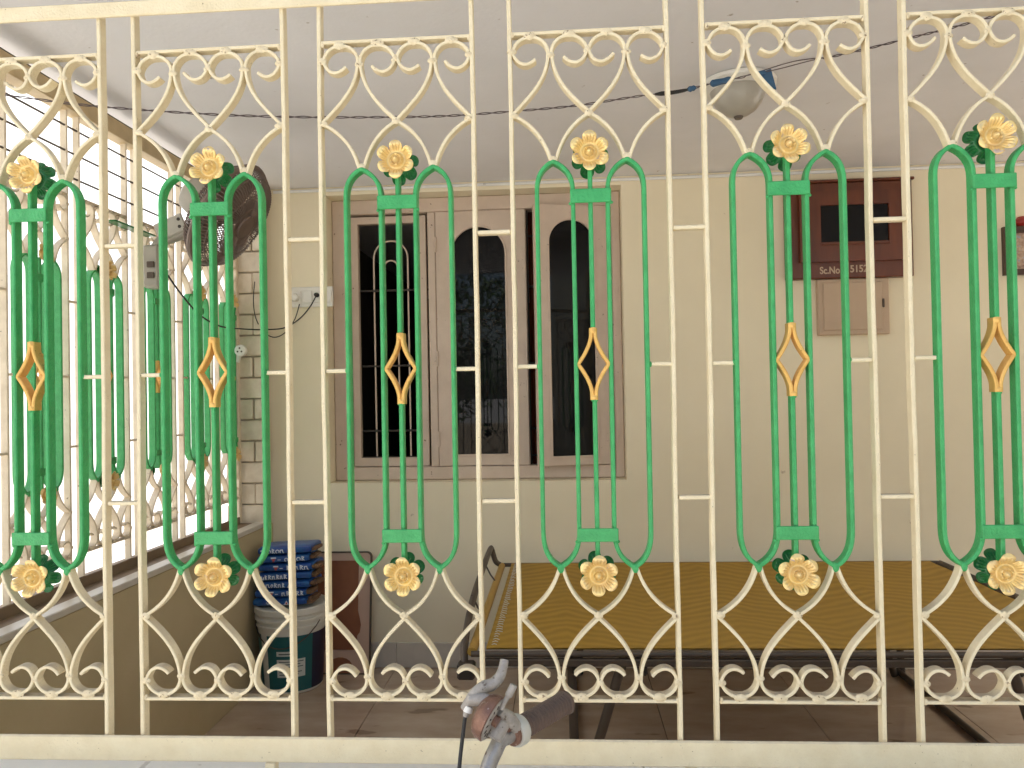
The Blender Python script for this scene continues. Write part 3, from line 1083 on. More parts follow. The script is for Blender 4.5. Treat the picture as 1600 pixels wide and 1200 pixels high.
wpx = [(0, 147, 2.06), (120, 163, 2.10), (240, 173, 2.15), (360, 180, 2.20), (480, 183, 2.25), (600, 183, 2.30), (700, 181, 2.34), (800, 174, 2.38), (900, 165, 2.42),
       (1000, 150, 2.45), (1060, 143, 2.46), (1110, 131, 2.47), (1200, 112, 2.47), (1260, 97, 2.46), (1330, 82, 2.42), (1420, 60, 2.34), (1500, 40, 2.22), (1585, 16, 2.10), (1660, -8, 2.02)]
wp = [on_y(a, b, c) for a, b, c in wpx]
st = [on_x(0, 147, -1.545)] if False else []
cw = empty('cable', wp[9])
tag(cw, 'thin twisted wire strung under the ceiling with blue tape joints', 'wire')


def smooth_path(P, n):
    out = []
    for i in range(len(P) - 1):
        p0, p1, p2, p3 = P[max(i - 1, 0)], P[i], P[i + 1], P[min(i + 2, len(P) - 1)]
        for k in range(n):
            t = k / n
            out.append(0.5 * ((2 * p1) + (p2 - p0) * t + (2 * p0 - 5 * p1 + 4 * p2 - p3) * t * t + (3 * p1 - p0 - 3 * p2 + p3) * t ** 3))
    out.append(P[-1])
    return out


fine = smooth_path(wp, 24)
o0 = wp[9]
for ph in (0, math.pi):
    pts = []
    for i, p in enumerate(fine):
        a = i * .55 + ph
        s = .0024
        if 11.6 * 24 < i < 13.4 * 24:
            s = .0024 + .010 * math.sin((i - 11.6 * 24) / (1.8 * 24) * math.pi) * (1 if ph else -.2)
            a = math.pi / 2
        pts.append(p - o0 + Vector((0, math.cos(a) * .0024, math.sin(a) * s)))
    MB().tube(pts, .0016, 5).build('strand', M['wire'], cw)


def tape(i0, i1, r, mat):
    n = 6
    pts = [fine[int(i0 + (i1 - i0) * k / n)] - o0 for k in range(n + 1)]
    MB().tube(pts, [r * (.55 if k in (0, n) else random.uniform(.85, 1.15)) for k in range(n + 1)], 7).build('tape', mat, cw)


tape(9.35 * 24, 10.35 * 24, .0062, M['rubber'])
tape(10.3 * 24, 10.62 * 24, .0085, M['blue_tape'])
tape(11.0 * 24, 11.42 * 24, .0105, M['blue_tape'])
tape(11.72 * 24, 11.98 * 24, .0075, M['blue_tape'])
fp_ = fine[int(12.03 * 24)] - o0
MB().add([fp_ + Vector(v) for v in ((-.030, 0, -.004), (.010, .002, .010), (.028, .012, -.050), (.012, .010, -.046), (-.030, .003, -.007), (.010, .005, .007), (.028, .015, -.053), (.012, .013, -.049))],
         [(0, 1, 2, 3), (7, 6, 5, 4), (0, 4, 5, 1), (1, 5, 6, 2), (2, 6, 7, 3), (3, 7, 4, 0)]).build('tape_flag', M['blue_tape'], cw)

# ================================================================== WALL FAN ON THE SIDE GRILLE
FC = on_y(357, 338, 2.78)              # centre of the cage
axis = Vector((.83, .02, -.56)).normalized()        # where the fan blows
Mf = axis.to_track_quat('Z', 'Y').to_matrix().to_4x4()
fan = empty('wall_fan', FC)
tag(fan, 'brown cage wall fan with grey motor hung on the left side grille', 'fan')
FR = .205
for zz, name, sgn in ((.075, 'front_cage', 1), (-.070, 'rear_cage', -1)):
    mb = MB()
    for k in range(88):
        a = 2 * math.pi * k / 88
        pts = []
        for (rr, h) in ((.030, .92), (.075, 1.0), (.13, .95), (.175, .75), (.198, .35), (.205, 0.0)):
            ph = a + (.25 * rr / FR if sgn > 0 else -.1 * rr / FR)
            pts.append(Mf @ Vector((rr * math.cos(ph), rr * math.sin(ph), zz * h)))
        mb.tube(pts, .0021, 4, caps=False)
    for (rr, h) in ((.075, 1.0), (.13, .95), (.185, .60)):
        mb.tube([Mf @ Vector((rr * math.cos(2 * math.pi * k / 40), rr * math.sin(2 * math.pi * k / 40), zz * h)) for k in range(40)], .0019, 5, closed=True)
    mb.build(name, M['fan'], fan)
MB().tube([Mf @ Vector((FR * math.cos(2 * math.pi * k / 48), FR * math.sin(2 * math.pi * k / 48), 0)) for k in range(48)], .0115, 8, closed=True).build('rim', M['fan'], fan)
MB().lathe([(.040, .068), (.046, .074), (.044, .080), (.0001, .083)], 28, Mf).build('badge', M['fan'], fan)
for k in range(3):
    bl = MB()
    vs_ = []
    for i in range(9):
        rr = .030 + i * .0182
        for j in range(7):
            t = (j / 6 - .5)
            wid = .55 + .75 * math.sin(min(1, i / 6) * math.pi / 2)
            a = 2 * math.pi * k / 3 + t * wid
            vs_.append(Mf @ Vector((rr * math.cos(a), rr * math.sin(a), -.030 * t * 1.4)))
    bl.add(vs_, [(i * 7 + j, i * 7 + j + 1, (i + 1) * 7 + j + 1, (i + 1) * 7 + j) for i in range(8) for j in range(6)], 0, True)
    bl.build('blade', M['fan'], fan)
MB().lathe([(.028, -.048), (.034, -.02), (.034, .014), (.020, .026), (.0001, .028)], 24, Mf).build('hub', M['fan'], fan)
MB().lathe([(.0001, -.190), (.040, -.186), (.066, -.168), (.074, -.14), (.076, -.085), (.066, -.062), (.050, -.058)], 28, Mf).build('motor', M['fan_grey'], fan)
back = Mf @ Vector((0, 0, -.13))
wallp = on_x(238, 395, -1.525) - FC
MB().tube([back + Vector((0, 0, -.07)), back + Vector((-.01, 0, -.12)), wallp + Vector((.03, 0, .04)), wallp], [.018, .018, .020, .020], 12).build('arm', M['fan_grey'], fan)
q = Matrix.Translation(wallp + Vector((.012, 0, -.03)))
MB().box(-.035, .028, -.032, .032, -.105, .055, .008, mat=q).build('switch_housing', M['fan_grey'], fan)
yk = on_y(266, 354, 2.66) - FC
yo = MB().box(-.055, .055, -.006, .006, -.036, .030, .004, mat=Matrix.Translation(yk) @ Matrix.Rotation(R(-22), 4, 'Y'))
yo.build('yoke', M['fan_grey'], fan)
for dx_, dz_ in ((.040, .010), (.034, -.016)):
    MB().lathe([(.006, 0), (.006, .002)], 12, Matrix.Translation(yk) @ Matrix.Rotation(R(-22), 4, 'Y') @ Matrix.Translation((dx_, -.0062, dz_)) @ Matrix.Rotation(R(90), 4, 'X')).build('screw', M['iron_dark'], fan)
for dz in (-.02, -.06):
    MB().box(-.014, .014, -.040, -.0325, dz - .011, dz + .011, .002, mat=q).build('button', M['iron_brown'], fan)
MB().box(-.16, .10, -.02, .02, .060, .066, .001, mat=Matrix.Translation(wallp + Vector((-.005, -.10, .0))) @ Matrix.Rotation(R(90), 4, 'Z')).build('bracket', M['leaf_green'], fan)

# cable from the fan to the socket
cpts = [(262, 430, 2.66), (285, 462, 2.75), (312, 492, 2.9), (345, 510, 3.1), (380, 514, 3.4), (415, 515, 3.58), (445, 512, 3.66), (468, 498, 3.66), (484, 480, 3.66), (493, 464, 3.655)]
P = [on_y(a, b, c) for a, b, c in cpts]
fc = empty('power_cable', P[5])
tag(fc, 'black cable drooping from the fan to the wall switch board', 'cable')
MB().tube([p - P[5] for p in smooth_path(P, 8)], .0034, 6).build('sleeve', M['rubber'], fc)
P2 = [on_y(a, b, c) for a, b, c in [(398, 440, 3.575), (396, 470, 3.575), (400, 498, 3.585), (412, 518, 3.64), (428, 527, 3.66), (445, 520, 3.67), (460, 500, 3.675), (468, 475, 3.676)]]
MB().tube([p - P[5] for p in smooth_path(P2, 8)], .0024, 6).build('thin_sleeve', M['rubber'], fc)
# loose white socket hung on the end post
ps = on_y(378, 548, 3.56)
ls = empty('socket', ps)
tag(ls, 'small round white socket hanging on the end post of the left side grille', 'socket')
MB().lathe([(.027, 0), (.029, .008), (.026, .024), (.020, .027), (.0001, .027)], 24, Matrix.Rotation(R(90), 4, 'X')).build('body', M['plastic_white'], ls)
for a in (90, 210, 330):
    MB().lathe([(.0045, 0), (.0045, .0012)], 10, Matrix.Translation((.011 * math.cos(R(a)), -.0272, .011 * math.sin(R(a)))) @ Matrix.Rotation(R(90), 4, 'X')).build('pin_hole', M['iron_brown'], ls)
MB().tube([(-.012, .002, -.018), (-.022, .004, -.055)], [.011, .008], 10).build('sleeve', M['plastic_white'], ls)

# ================================================================== BUCKET, PACKETS, BOARD
bx, by = -1.262, 3.475
bk = empty('paint_bucket', (bx, by, FLOOR))
tag(bk, 'white plastic paint bucket with teal and navy label under the blue packets', 'bucket')
MB().lathe([(.0001, .002), (.128, .001), (.133, .006), (.150, .290), (.158, .292), (.158, .300), (.151, .302), (.152, .320), (.163, .322), (.163, .332), (.154, .335), (.154, .350)], 48).build('body', M['bucket'], bk)
MB().lathe([(.160, .348), (.166, .352), (.166, .376), (.160, .380), (.150, .378), (.146, .370), (.0001, .370)], 48).build('lid', M['bucket'], bk)


def band(a0, a1, z0, z1, off, name, mat, n=18):
    vs_ = []
    for i in range(n + 1):
        a = R(a0 + (a1 - a0) * i / n)
        for z in (z0, z1):
            rr = .133 + (.017) * (z - .006) / .284 + off
            for o in (0, .0006):
                vs_.append(((rr + o) * math.cos(a), (rr + o) * math.sin(a), z))
    fs_ = []
    for i in range(n):
        a, b = i * 4, i * 4 + 4
        fs_ += [(a + 1, b + 1, b + 3, a + 3), (a, a + 2, b + 2, b), (a + 2, a + 3, b + 3, b + 2), (a, b, b + 1, a + 1)]
    MB().add(vs_, fs_, 0, True).build(name, mat, bk)


band(190, 226, .014, .262, .0008, 'label', M['teal'])
band(243, 326, .014, .262, .0008, 'label', M['teal'])
band(326, 372, .014, .262, .0010, 'label', M['navy'])
band(262, 298, .175, .196, .0018, 'sticker', M['label'])
band(262, 312, .080, .160, .0018, 'sticker', M['label'])
for i, (w0, w1) in enumerate(((266, 309), (266, 303), (266, 308), (266, 296), (266, 306), (266, 300))):
    band(w0, w1, .148 - i * .0115, .1515 - i * .0115, .0026, 'print_line', M['ink_dark'], 8)
band(266, 293, .182, .187, .0026, 'print_line', M['ink_dark'], 8)
MB().tube([(.158 * math.cos(R(a)), .158 * math.sin(R(a)) , .312 - .10 * math.sin(R((a - 200) / 140 * 180))) for a in range(200, 341, 10)], .0025, 6).build('handle', M['iron_brown'], bk)


def glyphs(mb_, x0, x1, y, z, h, rg, mi):
    """small strokes of painted script on a packet's edge (illegible print)"""
    xx = x0
    while xx < x1:
        w = h * rg.uniform(.45, .95)
        kind = rg.randrange(4)
        if kind == 0:
            pth = [(xx + w / 2 + w / 2 * math.cos(R(a)), z + h * .4 + h * .38 * math.sin(R(a))) for a in range(-40, 290, 30)]
        elif kind == 1:
            pth = [(xx, z), (xx, z + h * .7), (xx + w * .6, z + h * .75), (xx + w * .7, z + h * .2), (xx + w, z)]
        elif kind == 2:
            pth = [(xx, z + h * .7), (xx + w * .4, z + h * .75), (xx + w * .5, z + h * .1), (xx + w * .9, z + h * .05), (xx + w, z + h * .6)]
        else:
            pth = [(xx + w * .2, z), (xx + w * .2, z + h), (xx + w * .8, z + h * .8), (xx + w * .4, z + h * .45), (xx + w, z)]
        mb_.ribbon(pth, h * .21, y, y + .0006, c=.0001, mi=mi)
        xx += w + h * .28


zt = FLOOR + .3815
desc = ['topmost blue packet of the stack, white script at its left half',
        'second blue packet from the top, red and white emblem left of its script',
        'third blue packet from the top, emblem just under the emblem of the packet above',
        'middle blue packet of the stack, long white script starting at its left end',
        'third blue packet from the bottom, script left and small figure mark right',
        'second blue packet from the bottom, dull emblem and script towards its right end',
        'lowest blue packet of the stack, lying on the bucket lid']
N = 7
ph = .0385
for i in range(N):                                   # from the bottom up
    rg = random.Random(50 + i)
    k = N - 1 - i
    lean = (-.012, -.016, -.020, -.012, 0.002, .008, .012)[k]
    pk = empty('packet', (bx - .003 - (.030 - .006 * i if i < 5 else .012) + lean * 0 + rg.uniform(-.006, .006) + .012, by - .012, zt + i * ph), R(rg.uniform(-3, 3)))
    pk.rotation_euler.y = R(-2.2)
    tag(pk, desc[k], 'packet', 'blue packets stacked on the bucket')
    L = .118 + rg.uniform(-.004, .008)
    mb = MB()
    # softly bulging sealed packet
    n = 14
    prof = []
    for a in range(n):
        t = 2 * math.pi * a / n
        sx_ = abs(math.cos(t)) ** .45 * (1 if math.cos(t) > 0 else -1)
        sz_ = abs(math.sin(t)) ** .55 * (1 if math.sin(t) > 0 else -1)
        prof.append((.085 * sx_, ph / 2 + (ph / 2 - .0006) * sz_))
    secs = [-L, -L + .004, -L * .9, -L * .5, 0, L * .5, L * .9, L - .004, L]
    vs_ = []
    for s_ in secs:
        q_ = .80 if abs(abs(s_) - L) < 1e-6 else (.93 if abs(s_) > L - .006 else 1)
        for (yy, zz) in prof:
            vs_.append((s_, yy * (.96 if q_ < 1 else 1), ph / 2 + (zz - ph / 2) * q_ * rg.uniform(.97, 1.0)))
    fs_ = [(a * n + b, a * n + (b + 1) % n, (a + 1) * n + (b + 1) % n, (a + 1) * n + b) for a in range(len(secs) - 1) for b in range(n)]
    fs_ += [tuple(range(n))[::-1], tuple((len(secs) - 1) * n + b for b in range(n))]
    mb.add(vs_, fs_, 0, True)
    mb.build('wrapper', M['blue'], pk)
    # torn brown ends
    eb = MB()
    for _ in range(6):
        eb.box(L - .002, L + rg.uniform(.008, .028), -.07 + rg.uniform(0, .05), -.02 + rg.uniform(0, .08), rg.uniform(.004, .014), rg.uniform(.016, .032), .002)
    eb.build('torn_end', M['brown_paper'], pk)
    tx = MB()
    yf = -.0862
    if k in (0, 3, 4):
        glyphs(tx, -L + .012, -L + .125, yf, .009, .019, rg, 0)
    if k in (1, 2, 5):
        glyphs(tx, .010, L - .012, yf, .009, .019, rg, 0)
        tx.box(-.052, -.028, yf, yf + .0006, .024, .030, mi=0)
        tx.add([(-.050, yf, .023), (-.030, yf, .023), (-.040, yf, .006), (-.050, yf + .0005, .023), (-.030, yf + .0005, .023), (-.040, yf + .0005, .006)], [(0, 1, 2), (5, 4, 3)], 1)
        tx.box(-.022, -.008, yf, yf + .0006, .016, .019, mi=0)
    if k in (4, 6):
        tx.add([(.024, yf, .008), (.046, yf, .008), (.035, yf, .028), (.024, yf + .0005, .008), (.046, yf + .0005, .008), (.035, yf + .0005, .028)], [(0, 1, 2), (5, 4, 3)], 0)
        tx.box(.031, .039, yf - .0004, yf, .010, .018, mi=1)
    if k == 6:
        glyphs(tx, -.06, -.01, yf, .010, .013, rg, 0)
    tx.build('lettering', [M['ink_white'], M['ink_red']], pk)

# framed board leaning against the wall behind the bucket
bd = empty('framed_board', (-1.06, WALLY - .085, FLOOR + .001))
bd.rotation_euler.x = R(-7.5)
tag(bd, 'red brown board with rounded pinkish frame leaning on the wall beside the bucket', 'board')


def round_rect(x0, x1, z0, z1, r, n=7):
    out = []
    for (cx_, cz_, a0) in ((x1 - r, z1 - r, 0), (x0 + r, z1 - r, 90), (x0 + r, z0 + r, 180), (x1 - r, z0 + r, 270)):
        out += [(cx_ + r * math.cos(R(a0 + 90 * i / n)), cz_ + r * math.sin(R(a0 + 90 * i / n))) for i in range(n + 1)]
    return out


def plate_xz(poly, y0, y1):
    k_ = len(poly)
    return MB().add([(a, y0, b) for a, b in poly] + [(a, y1, b) for a, b in poly],
                    [tuple(range(k_)), tuple(range(k_, 2 * k_))[::-1]] + [(i, (i + 1) % k_, k_ + (i + 1) % k_, k_ + i) for i in range(k_)])


plate_xz(round_rect(-.19, .122, 0, .565, .022), -.012, 0).build('backing', M['pink_frame'], bd)
MB().ribbon(round_rect(-.190, .122, 0, .565, .022), .007, -.016, .002, closed=True, c=.001).build('edge_strip', M['iron_brown'], bd)
wav = [(-.165, .525), (.062, .525), (.062, .29), (.070, .26), (.077, .225), (.072, .19), (.060, .175), (.058, .11), (-.165, .11)]
plate_xz(wav, -.0155, -.0122).build('panel', M['rust_board'], bd)
plate_xz([(-.02 + .06 * math.cos(R(a)), .03 + .045 * math.sin(R(a))) for a in range(0, 360, 20)][:], -.0155, -.0122).build('panel', M['rust_board'], bd)

# ================================================================== FOLDING COT
CZ = -.800
cb0, cb1 = on_y(785, 878, 1).normalized(), None
cx0, cx1, cy0, cy1 = -.300, 1.700, 2.395, 3.645
cot = empty('folding_cot', (0, 0, 0))
tag(cot, 'folding cot with mustard woven sheet on a dark tube frame by the wall', 'cot')
# sheet with a slight sag
nx, nyy = 40, 24
vs_ = []
for i in range(nx + 1):
    for j in range(nyy + 1):
        u, v = i / nx, j / nyy
        xx = cx0 + .045 + (cx1 - cx0 - .09) * u
        yy = cy0 + .020 + (cy1 - cy0 - .04) * v
        zz = CZ + .006 - .020 * math.sin(math.pi * v) * math.sin(math.pi * u) ** .5 + .0015 * math.sin(i * 2.1) * math.sin(j * 1.3)
        vs_.append((xx, yy, zz))
fs_ = [(i * (nyy + 1) + j, (i + 1) * (nyy + 1) + j, (i + 1) * (nyy + 1) + j + 1, i * (nyy + 1) + j + 1) for i in range(nx) for j in range(nyy)]
m_ = len(vs_)
vs_ += [(a, b, c - .004) for a, b, c in vs_]
fs_ += [tuple(v + m_ for v in f[::-1]) for f in fs_]
MB().add(vs_, fs_, 0, True).build('sheet', M['cot'], cot)
for yy in (cy0, cy1):
    MB().tube([(cx0, yy, CZ - .006), (cx1, yy, CZ - .006)], .0095, 12).build('side_rail', M['iron_brown'], cot)
MB().box(cx0 + .04, cx1 - .04, cy0 - .010, cy0 + .010, CZ - .042, CZ - .0195, .003).build('rail_strip', M['iron_brown'], cot)
MB().tube([(cx0, cy0 + .019, CZ - .006), (cx0, cy1 - .019, CZ - .006)], .015, 12).build('end_rail', M['cot_hem'], cot)
MB().tube([(cx1, cy0 + .019, CZ - .006), (cx1, cy1 - .019, CZ - .006)], .015, 12).build('end_rail', M['iron_brown'], cot)
lac = MB()
rg = random.Random(3)
for i in range(44):
    yy = cy0 + .05 + i * (cy1 - cy0 - .1) / 43
    lac.tube([(cx0 + .060, yy, CZ + .007), (cx0 + .068, yy + .002, CZ + .0095), (cx0 + .074 + rg.uniform(0, .010), yy + rg.uniform(-.004, .004), CZ + .007)], .0013, 4)
o = lac.build('lacing', M['label'], cot); o['kind'] = 'stuff'
# raised head bow at the left end
hb = [Vector((cx0 - .010, cy1 - .02, CZ)), Vector((cx0 - .03, cy1 - .03, CZ + .02)), Vector((cx0 - .045, cy1 - .04, CZ + .075)), Vector((cx0 - .048, cy1 - .10, CZ + .085)), Vector((cx0 - .045, cy1 - .5, CZ + .075)),
      Vector((cx0 - .04, cy0 + .42, CZ + .06)), Vector((cx0 - .035, cy0 + .22, CZ + .035)), Vector((cx0 - .030, cy0 + .08, CZ + .0)), Vector((cx0 - .026, cy0 + .03, CZ - .03)), Vector((cx0 - .024, cy0 + .02, CZ - .07))]
MB().tube(smooth_path(hb, 6), .0125, 10).build('head_bow', M['iron_brown'], cot)
for yy in (3.30, 2.80):
    MB().tube([(cx0 - .045, yy, CZ + .072), (cx0 - .022, yy - .01, CZ + .03), (cx0 + .0, yy - .02, CZ + .004)], .0035, 6).build('hook', M['iron_brown'], cot)
MB().box(cx0 - .045, cx0 + .010, cy0 - .012, cy0 + .035, CZ - .085, CZ - .035, .006).build('corner_bracket', M['iron_dark'], cot)
# folding legs
def leg(x0, x1, y): return MB().tube([(x0, y, CZ - .026), (x1, y, FLOOR + .006)], .0155, 10)
for yy in (cy0 + .03, cy1 - .05):
    for (a, b) in ((.012, .018), (.175, .022), (1.33, 1.475), (1.50, 1.52)):
        leg(a, b, yy + (.002 if a > .1 and a < 1.4 else .036)).build('leg', M['iron_brown'], cot)
for xx in (.018, 1.50):
    MB().tube([(xx, cy0 + .07, FLOOR + .017), (xx, cy1 - .02, FLOOR + .017)], .0145, 10).build('foot_bar', M['iron_brown'], cot)
for xx in (.03, .23, 1.36):
    MB().box(xx - .018, xx + .018, cy0 + .03, cy0 + .075, CZ - .085, CZ - .026, .006).build('clamp', M['iron_dark'], cot)

# ================================================================== BICYCLE (leaning by the front parapet; only its handlebar is in view)
bi = empty('bicycle', (-.16, 1.02, GROUND))
tag(bi, 'old bicycle with rusty bell and ribbed brown grip in front of the grille', 'bicycle')
O = Vector((-.16, 1.02, GROUND))


def pp(x, y, Y): return on_y(x, y, Y) - O


colr = pp(806, 1142, 1.125)
gend = pp(884, 1097, 1.215)
gd = (gend - colr).normalized()
# grip with ribs
ribs = []
prof = []
for i in range(61):
    t = i / 60
    r0 = .0158 if t < .94 else .0185
    prof.append((r0 + (.0014 if (i // 2) % 2 else -.0008) * (1 if .08 < t < .93 else 0), t * (gend - colr).length * 1.0))
Mg = Matrix.Translation(colr + gd * .012) @ gd.to_track_quat('Z', 'Y').to_matrix().to_4x4()
gl = (gend - colr).length - .012
MB().lathe([(.0001, 0)] + [(a, b * gl / (gend - colr).length) for a, b in prof] + [(.012, gl + .003), (.0001, gl + .003)], 28, Mg).build('grip', M['grip'], bi)
Mc = Matrix.Translation(colr) @ gd.to_track_quat('Z', 'Y').to_matrix().to_4x4()
MB().lathe([(.013, -.006), (.021, -.006), (.0225, -.003), (.0225, .008), (.020, .0115), (.013, .0115)], 32, Mc).build('grip_collar', M['grip_ring'], bi)
MB().lathe([(.0125, -.012), (.018, -.011), (.018, -.0062), (.0125, -.0062)], 28, Mc).build('rust_washer', M['rust'], bi)
# bar
barp = [colr + gd * .02, colr - gd * .004, colr - gd * .016 + Vector((-.003, -.002, -.002)), pp(784, 1153, 1.104), pp(775, 1170, 1.096), pp(766, 1190, 1.085), pp(757, 1218, 1.07), pp(742, 1265, 1.045), Vector((.02, .0, 1.01)), Vector((0, 0, 1.005)),
        Vector((-.03, -.05, 1.01)), Vector((-.05, -.16, 1.03)), Vector((-.02, -.23, 1.05)), Vector((.07, -.26, 1.06)), Vector((.16, -.28, 1.055))]
MB().tube(smooth_path(barp, 6), .0112, 16).build('handlebar', M['steel'], bi)
MB().tube([Vector((.07, -.26, 1.06)), Vector((.17, -.283, 1.055))], .0165, 14).build('grip', M['grip'], bi)
# clamp round the bar near the bell
cc = pp(777, 1140, 1.098)
cdir = (barp[4] - barp[3]).normalized()
MB().tube([cc - cdir * .013, cc + cdir * .013], .0135, 18).build('clamp', M['alloy'], bi)
# bell: rusty dome with a stamped base plate, axis turned towards the grip side
bc = pp(767, 1122, 1.085)
bax = Vector((.86, -.30, -.40)).normalized()
Mb = Matrix.Translation(bc) @ bax.to_track_quat('Z', 'Y').to_matrix().to_4x4()
MB().lathe([(.0001, -.0225), (.010, -.0222), (.021, -.0195), (.029, -.014), (.0325, -.006), (.0332, .0025), (.0318, .0035)], 40, Mb).build('bell_dome', M['rust'], bi)
MB().lathe([(.0300, .0028), (.0312, .0040), (.0300, .0050), (.0001, .0052)], 40, Mb).build('bell_plate', M['alloy'], bi)
for k in range(14):
    a = 2 * math.pi * k / 14
    MB().box(-.0026, .0026, -.0012, .0012, -.0004, .0005, mat=Mb @ Matrix.Translation((.0225 * math.cos(a), .0225 * math.sin(a), .0053)) @ Matrix.Rotation(a, 4, 'Z')).build('slot', M['iron_dark'], bi)
MB().lathe([(.008, .0052), (.008, .012), (.0001, .013)], 16, Mb).build('bell_hub', M['rust'], bi)
# thumb lever of the bell
tl = [pp(783, 1108, 1.085), pp(790, 1094, 1.086), pp(797, 1082, 1.088), pp(803, 1070, 1.09)]
MB().tube(smooth_path(tl, 5), [.0035] * 8 + [.0055] * 8, 10).build('thumb_lever', M['alloy'], bi)
MB().tube([pp(781, 1110, 1.088), pp(795, 1120, 1.10), pp(806, 1136, 1.115)], [.007, .009, .010], 10).build('bracket', M['alloy'], bi)
MB().tube([pp(772, 1122, 1.098), pp(783, 1128, 1.10), pp(794, 1136, 1.112)], [.007, .008, .009], 10).build('rust_strap', M['rust'], bi)
# brake lever
bl = [pp(726, 1108, 1.10), pp(734, 1096, 1.10), pp(744, 1083, 1.10), pp(757, 1074, 1.102), pp(771, 1068, 1.106), pp(781, 1057, 1.11), pp(786, 1043, 1.115), pp(788, 1031, 1.12)]
rr = [.0070, .0082, .0092, .0095, .0085, .0076, .0066, .0064]
sm = smooth_path(bl, 5)
rs = []
for i in range(len(sm)):
    t = i / 5
    k = min(int(t), 6)
    rs.append(rr[k] + (rr[k + 1] - rr[k]) * (t - k))
MB().tube(sm, rs, 14).build('brake_lever', M['alloy'], bi)
MB().tube([pp(735, 1094, 1.094), pp(752, 1092, 1.092), pp(768, 1096, 1.09)], [.0085, .0095, .008], 10).build('lever_mount', M['alloy'], bi)
MB().tube([pp(733, 1104, 1.097), pp(730, 1113, 1.095)], .0066, 12).build('cable_adjuster', M['plastic_white'], bi)
MB().tube([pp(730, 1111, 1.095), pp(727, 1119, 1.095)], [.0056, .0040], 12).build('ferrule', M['alloy'], bi)
cb = [pp(727, 1118, 1.095), pp(723, 1150, 1.09), pp(719, 1185, 1.08), pp(715, 1230, 1.06), pp(706, 1330, 1.04), Vector((-.09, .02, .80)), Vector((-.06, .01, .70))]
MB().tube(smooth_path(cb, 6), .0028, 8).build('brake_cable', M['rubber'], bi)
# the rest of the bicycle, below the frame: faces left
stem = Vector((0, 0, 1.005))
MB().tube([stem, Vector((-.015, 0, .90))], .0125, 14).build('stem', M['steel'], bi)
MB().tube([Vector((-.012, 0, .93)), Vector((-.045, 0, .72))], .019, 14).build('head_tube', M['black_paint'], bi)
fa, ra = Vector((-.22, 0, .345)), Vector((.93, 0, .345))
bbk, sct = Vector((.46, 0, .30)), Vector((.60, 0, .80))
for a, b, r in ((Vector((-.018, 0, .89)), sct, .0145), (Vector((-.042, 0, .74)), bbk, .0155), (bbk, sct + Vector((.02, 0, .07)), .0145)):
    MB().tube([a, b], r, 12).build('frame_tube', M['black_paint'], bi)
for s in (-.055, .055):
    MB().tube([Vector((-.048, s * .4, .70)), Vector((-.07, s, .66)), fa + Vector((0, s, 0))], .0095, 10).build('fork_blade', M['black_paint'], bi)
    MB().tube([sct, ra + Vector((0, s, 0))], .008, 10).build('stay', M['black_paint'], bi)
    MB().tube([bbk, ra + Vector((0, s, 0))], .009, 10).build('stay', M['black_paint'], bi)
for ax_ in (fa, ra):
    wh = empty('wheel', ax_, 0, bi)
    circ = lambda r, n=48: [(r * math.cos(2 * math.pi * k / n), 0, r * math.sin(2 * math.pi * k / n)) for k in range(n)]
    MB().tube(circ(.325), .018, 8, closed=True).build('tyre', M['rubber'], wh)
    MB().tube(circ(.302), .0105, 8, closed=True).build('rim', M['steel'], wh)
    MB().tube([(0, -.05, 0), (0, .05, 0)], .018, 12).build('hub', M['steel'], wh)
    spk = MB()
    for k in range(32):
        a = 2 * math.pi * k / 32
        spk.tube([(.016 * math.cos(a + .5), .03 * (-1) ** k, .016 * math.sin(a + .5)), (.30 * math.cos(a), 0, .30 * math.sin(a))], .0011, 4)
    o = spk.build('spokes', M['steel'], wh)
MB().box(-.02, .02, -.012, .012, -.02, .06, .004, mat=Matrix.Translation(sct + Vector((.02, 0, .06)))).build('saddle_clamp', M['steel'], bi)
MB().lathe([(.0001, -.02), (.06, -.018), (.10, 0), (.085, .025), (.0001, .035)], 28, Matrix.Translation(sct + Vector((.06, 0, .14))) @ Matrix.Diagonal((1.35, .85, 1, 1))).build('saddle', M['rubber'], bi)
MB().tube([bbk + Vector((0, -.06, 0)), bbk + Vector((0, .06, 0))], .02, 12).build('crank_axle', M['steel'], bi)
for s in (-1, 1):
    MB().tube([bbk + Vector((0, s * .065, 0)), bbk + Vector((s * .16, s * .068, -.04))], .008, 8).build('crank', M['steel'], bi)
    MB().box(-.045, .045, -.04, .04, -.012, .012, .004, mat=Matrix.Translation(bbk + Vector((s * .16, s * .115, -.04)))).build('pedal', M['rubber'], bi)
MB().tube([Vector((.49, .01, .27)), Vector((.60, .12, .004))], .008, 8).build('stand', M['steel'], bi)

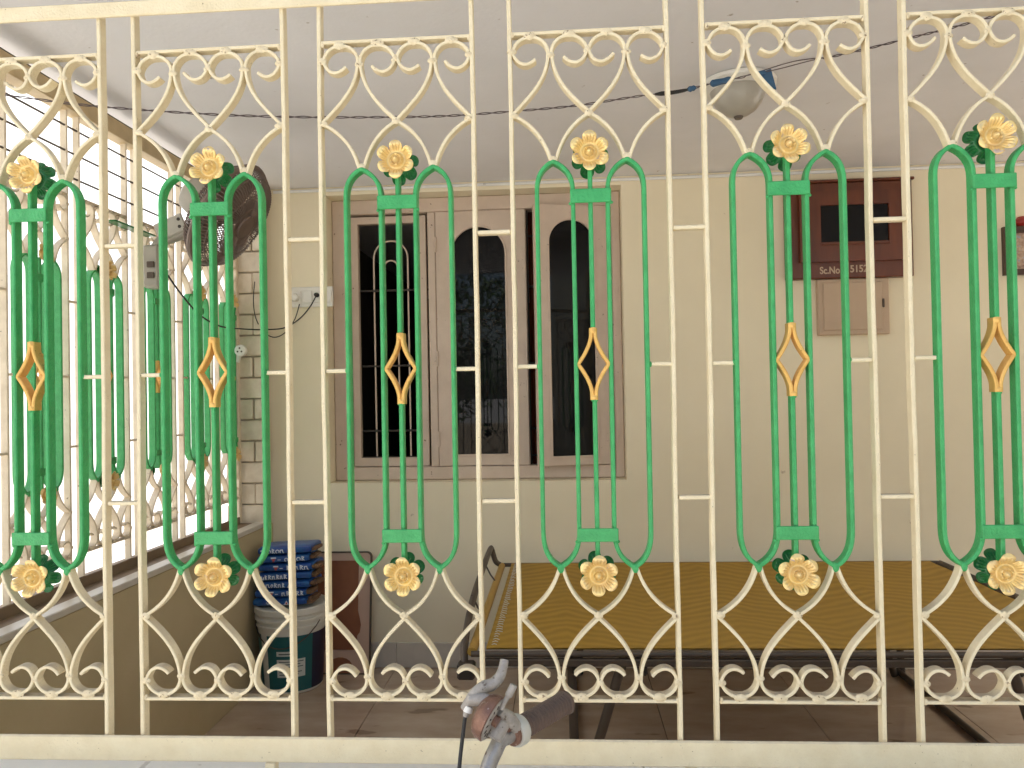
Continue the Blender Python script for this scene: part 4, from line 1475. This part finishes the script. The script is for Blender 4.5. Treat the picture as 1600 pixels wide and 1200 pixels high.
nh = empty('shade_blocker_house', (7.2, -1.5, GROUND))  # unseen house added as a light blocker, darkens the bars' right-facing sides
tag(nh, 'plain two storey house added out of view to shade the grille from the right', 'house')
MB().box(-2.2, 2.2, -4.5, 4.0, .004, 6.0, .01).build('wall', M['wall'], nh)
MB().box(-2.5, 2.5, -4.8, 4.3, 6.002, 6.15, .01).build('roof', M['ceiling'], nh)
for y_ in (-3.0, 0.0, 2.6):
    for z_ in (1.0, 4.0):
        MB().box(-2.26, -2.202, y_ - .55, y_ + .55, z_, z_ + 1.2, .01).build('window', M['wood_paint'], nh)

# ================================================================== ACROSS THE YARD (behind the viewer, mirrored in the panes)
cwall = MB().box(-3.6, 9.0, -6.3, -6.1, GROUND + .004, -.5, .01).build('compound_wall', M['mortar'])
tag(cwall, 'low grey compound wall across the yard', 'wall')


def tree(x, y, h, rad, seed, label):
    rg = random.Random(seed)
    t = empty('garden_tree', (x, y, GROUND))
    tag(t, label, 'tree', 'trees across the yard')
    tr = MB().tube([(0, 0, 0), (.05, .02, h * .3), (-.03, .06, h * .6), (.02, 0, h * .85)], [.16, .12, .08, .03], 10)
    for k in range(6):
        a = rg.uniform(0, 6.28)
        tr.tube([(0, .03, h * (.35 + .06 * k)), (rad * .5 * math.cos(a), rad * .5 * math.sin(a), h * (.55 + .06 * k)), (rad * .8 * math.cos(a), rad * .8 * math.sin(a), h * (.62 + .06 * k))], [.05, .03, .012], 6)
    tr.build('trunk', M['bark'], t)
    cr = MB()
    clumps = [(rg.gauss(0, rad * .45), rg.gauss(0, rad * .45), h * rg.uniform(.16, 1.05), rad * rg.uniform(.25, .5)) for _ in range(60)]
    for (cx_, cy_, cz_, cr_) in clumps:
        for _ in range(70):
            v = Vector((rg.gauss(0, 1), rg.gauss(0, 1), rg.gauss(0, .8))).normalized() * cr_ * rg.uniform(.5, 1)
            p = Vector((cx_, cy_, cz_)) + v
            a = Vector((rg.uniform(-1, 1), rg.uniform(-1, 1), rg.uniform(-1, .3))).normalized() * .11
            b = a.cross(Vector((rg.uniform(-1, 1), rg.uniform(-1, 1), 1))).normalized() * .035
            cr.add([p - a, p + b, p + a, p - b], [(0, 1, 2, 3)])
    cr.build('crown', M['leaf'], t)


tree(-3.0, -7.6, 4.4, 1.9, 1, 'shorter leafy tree across the yard')
tree(1.0, -7.8, 5.0, 2.1, 2, 'taller leafy tree across the yard')
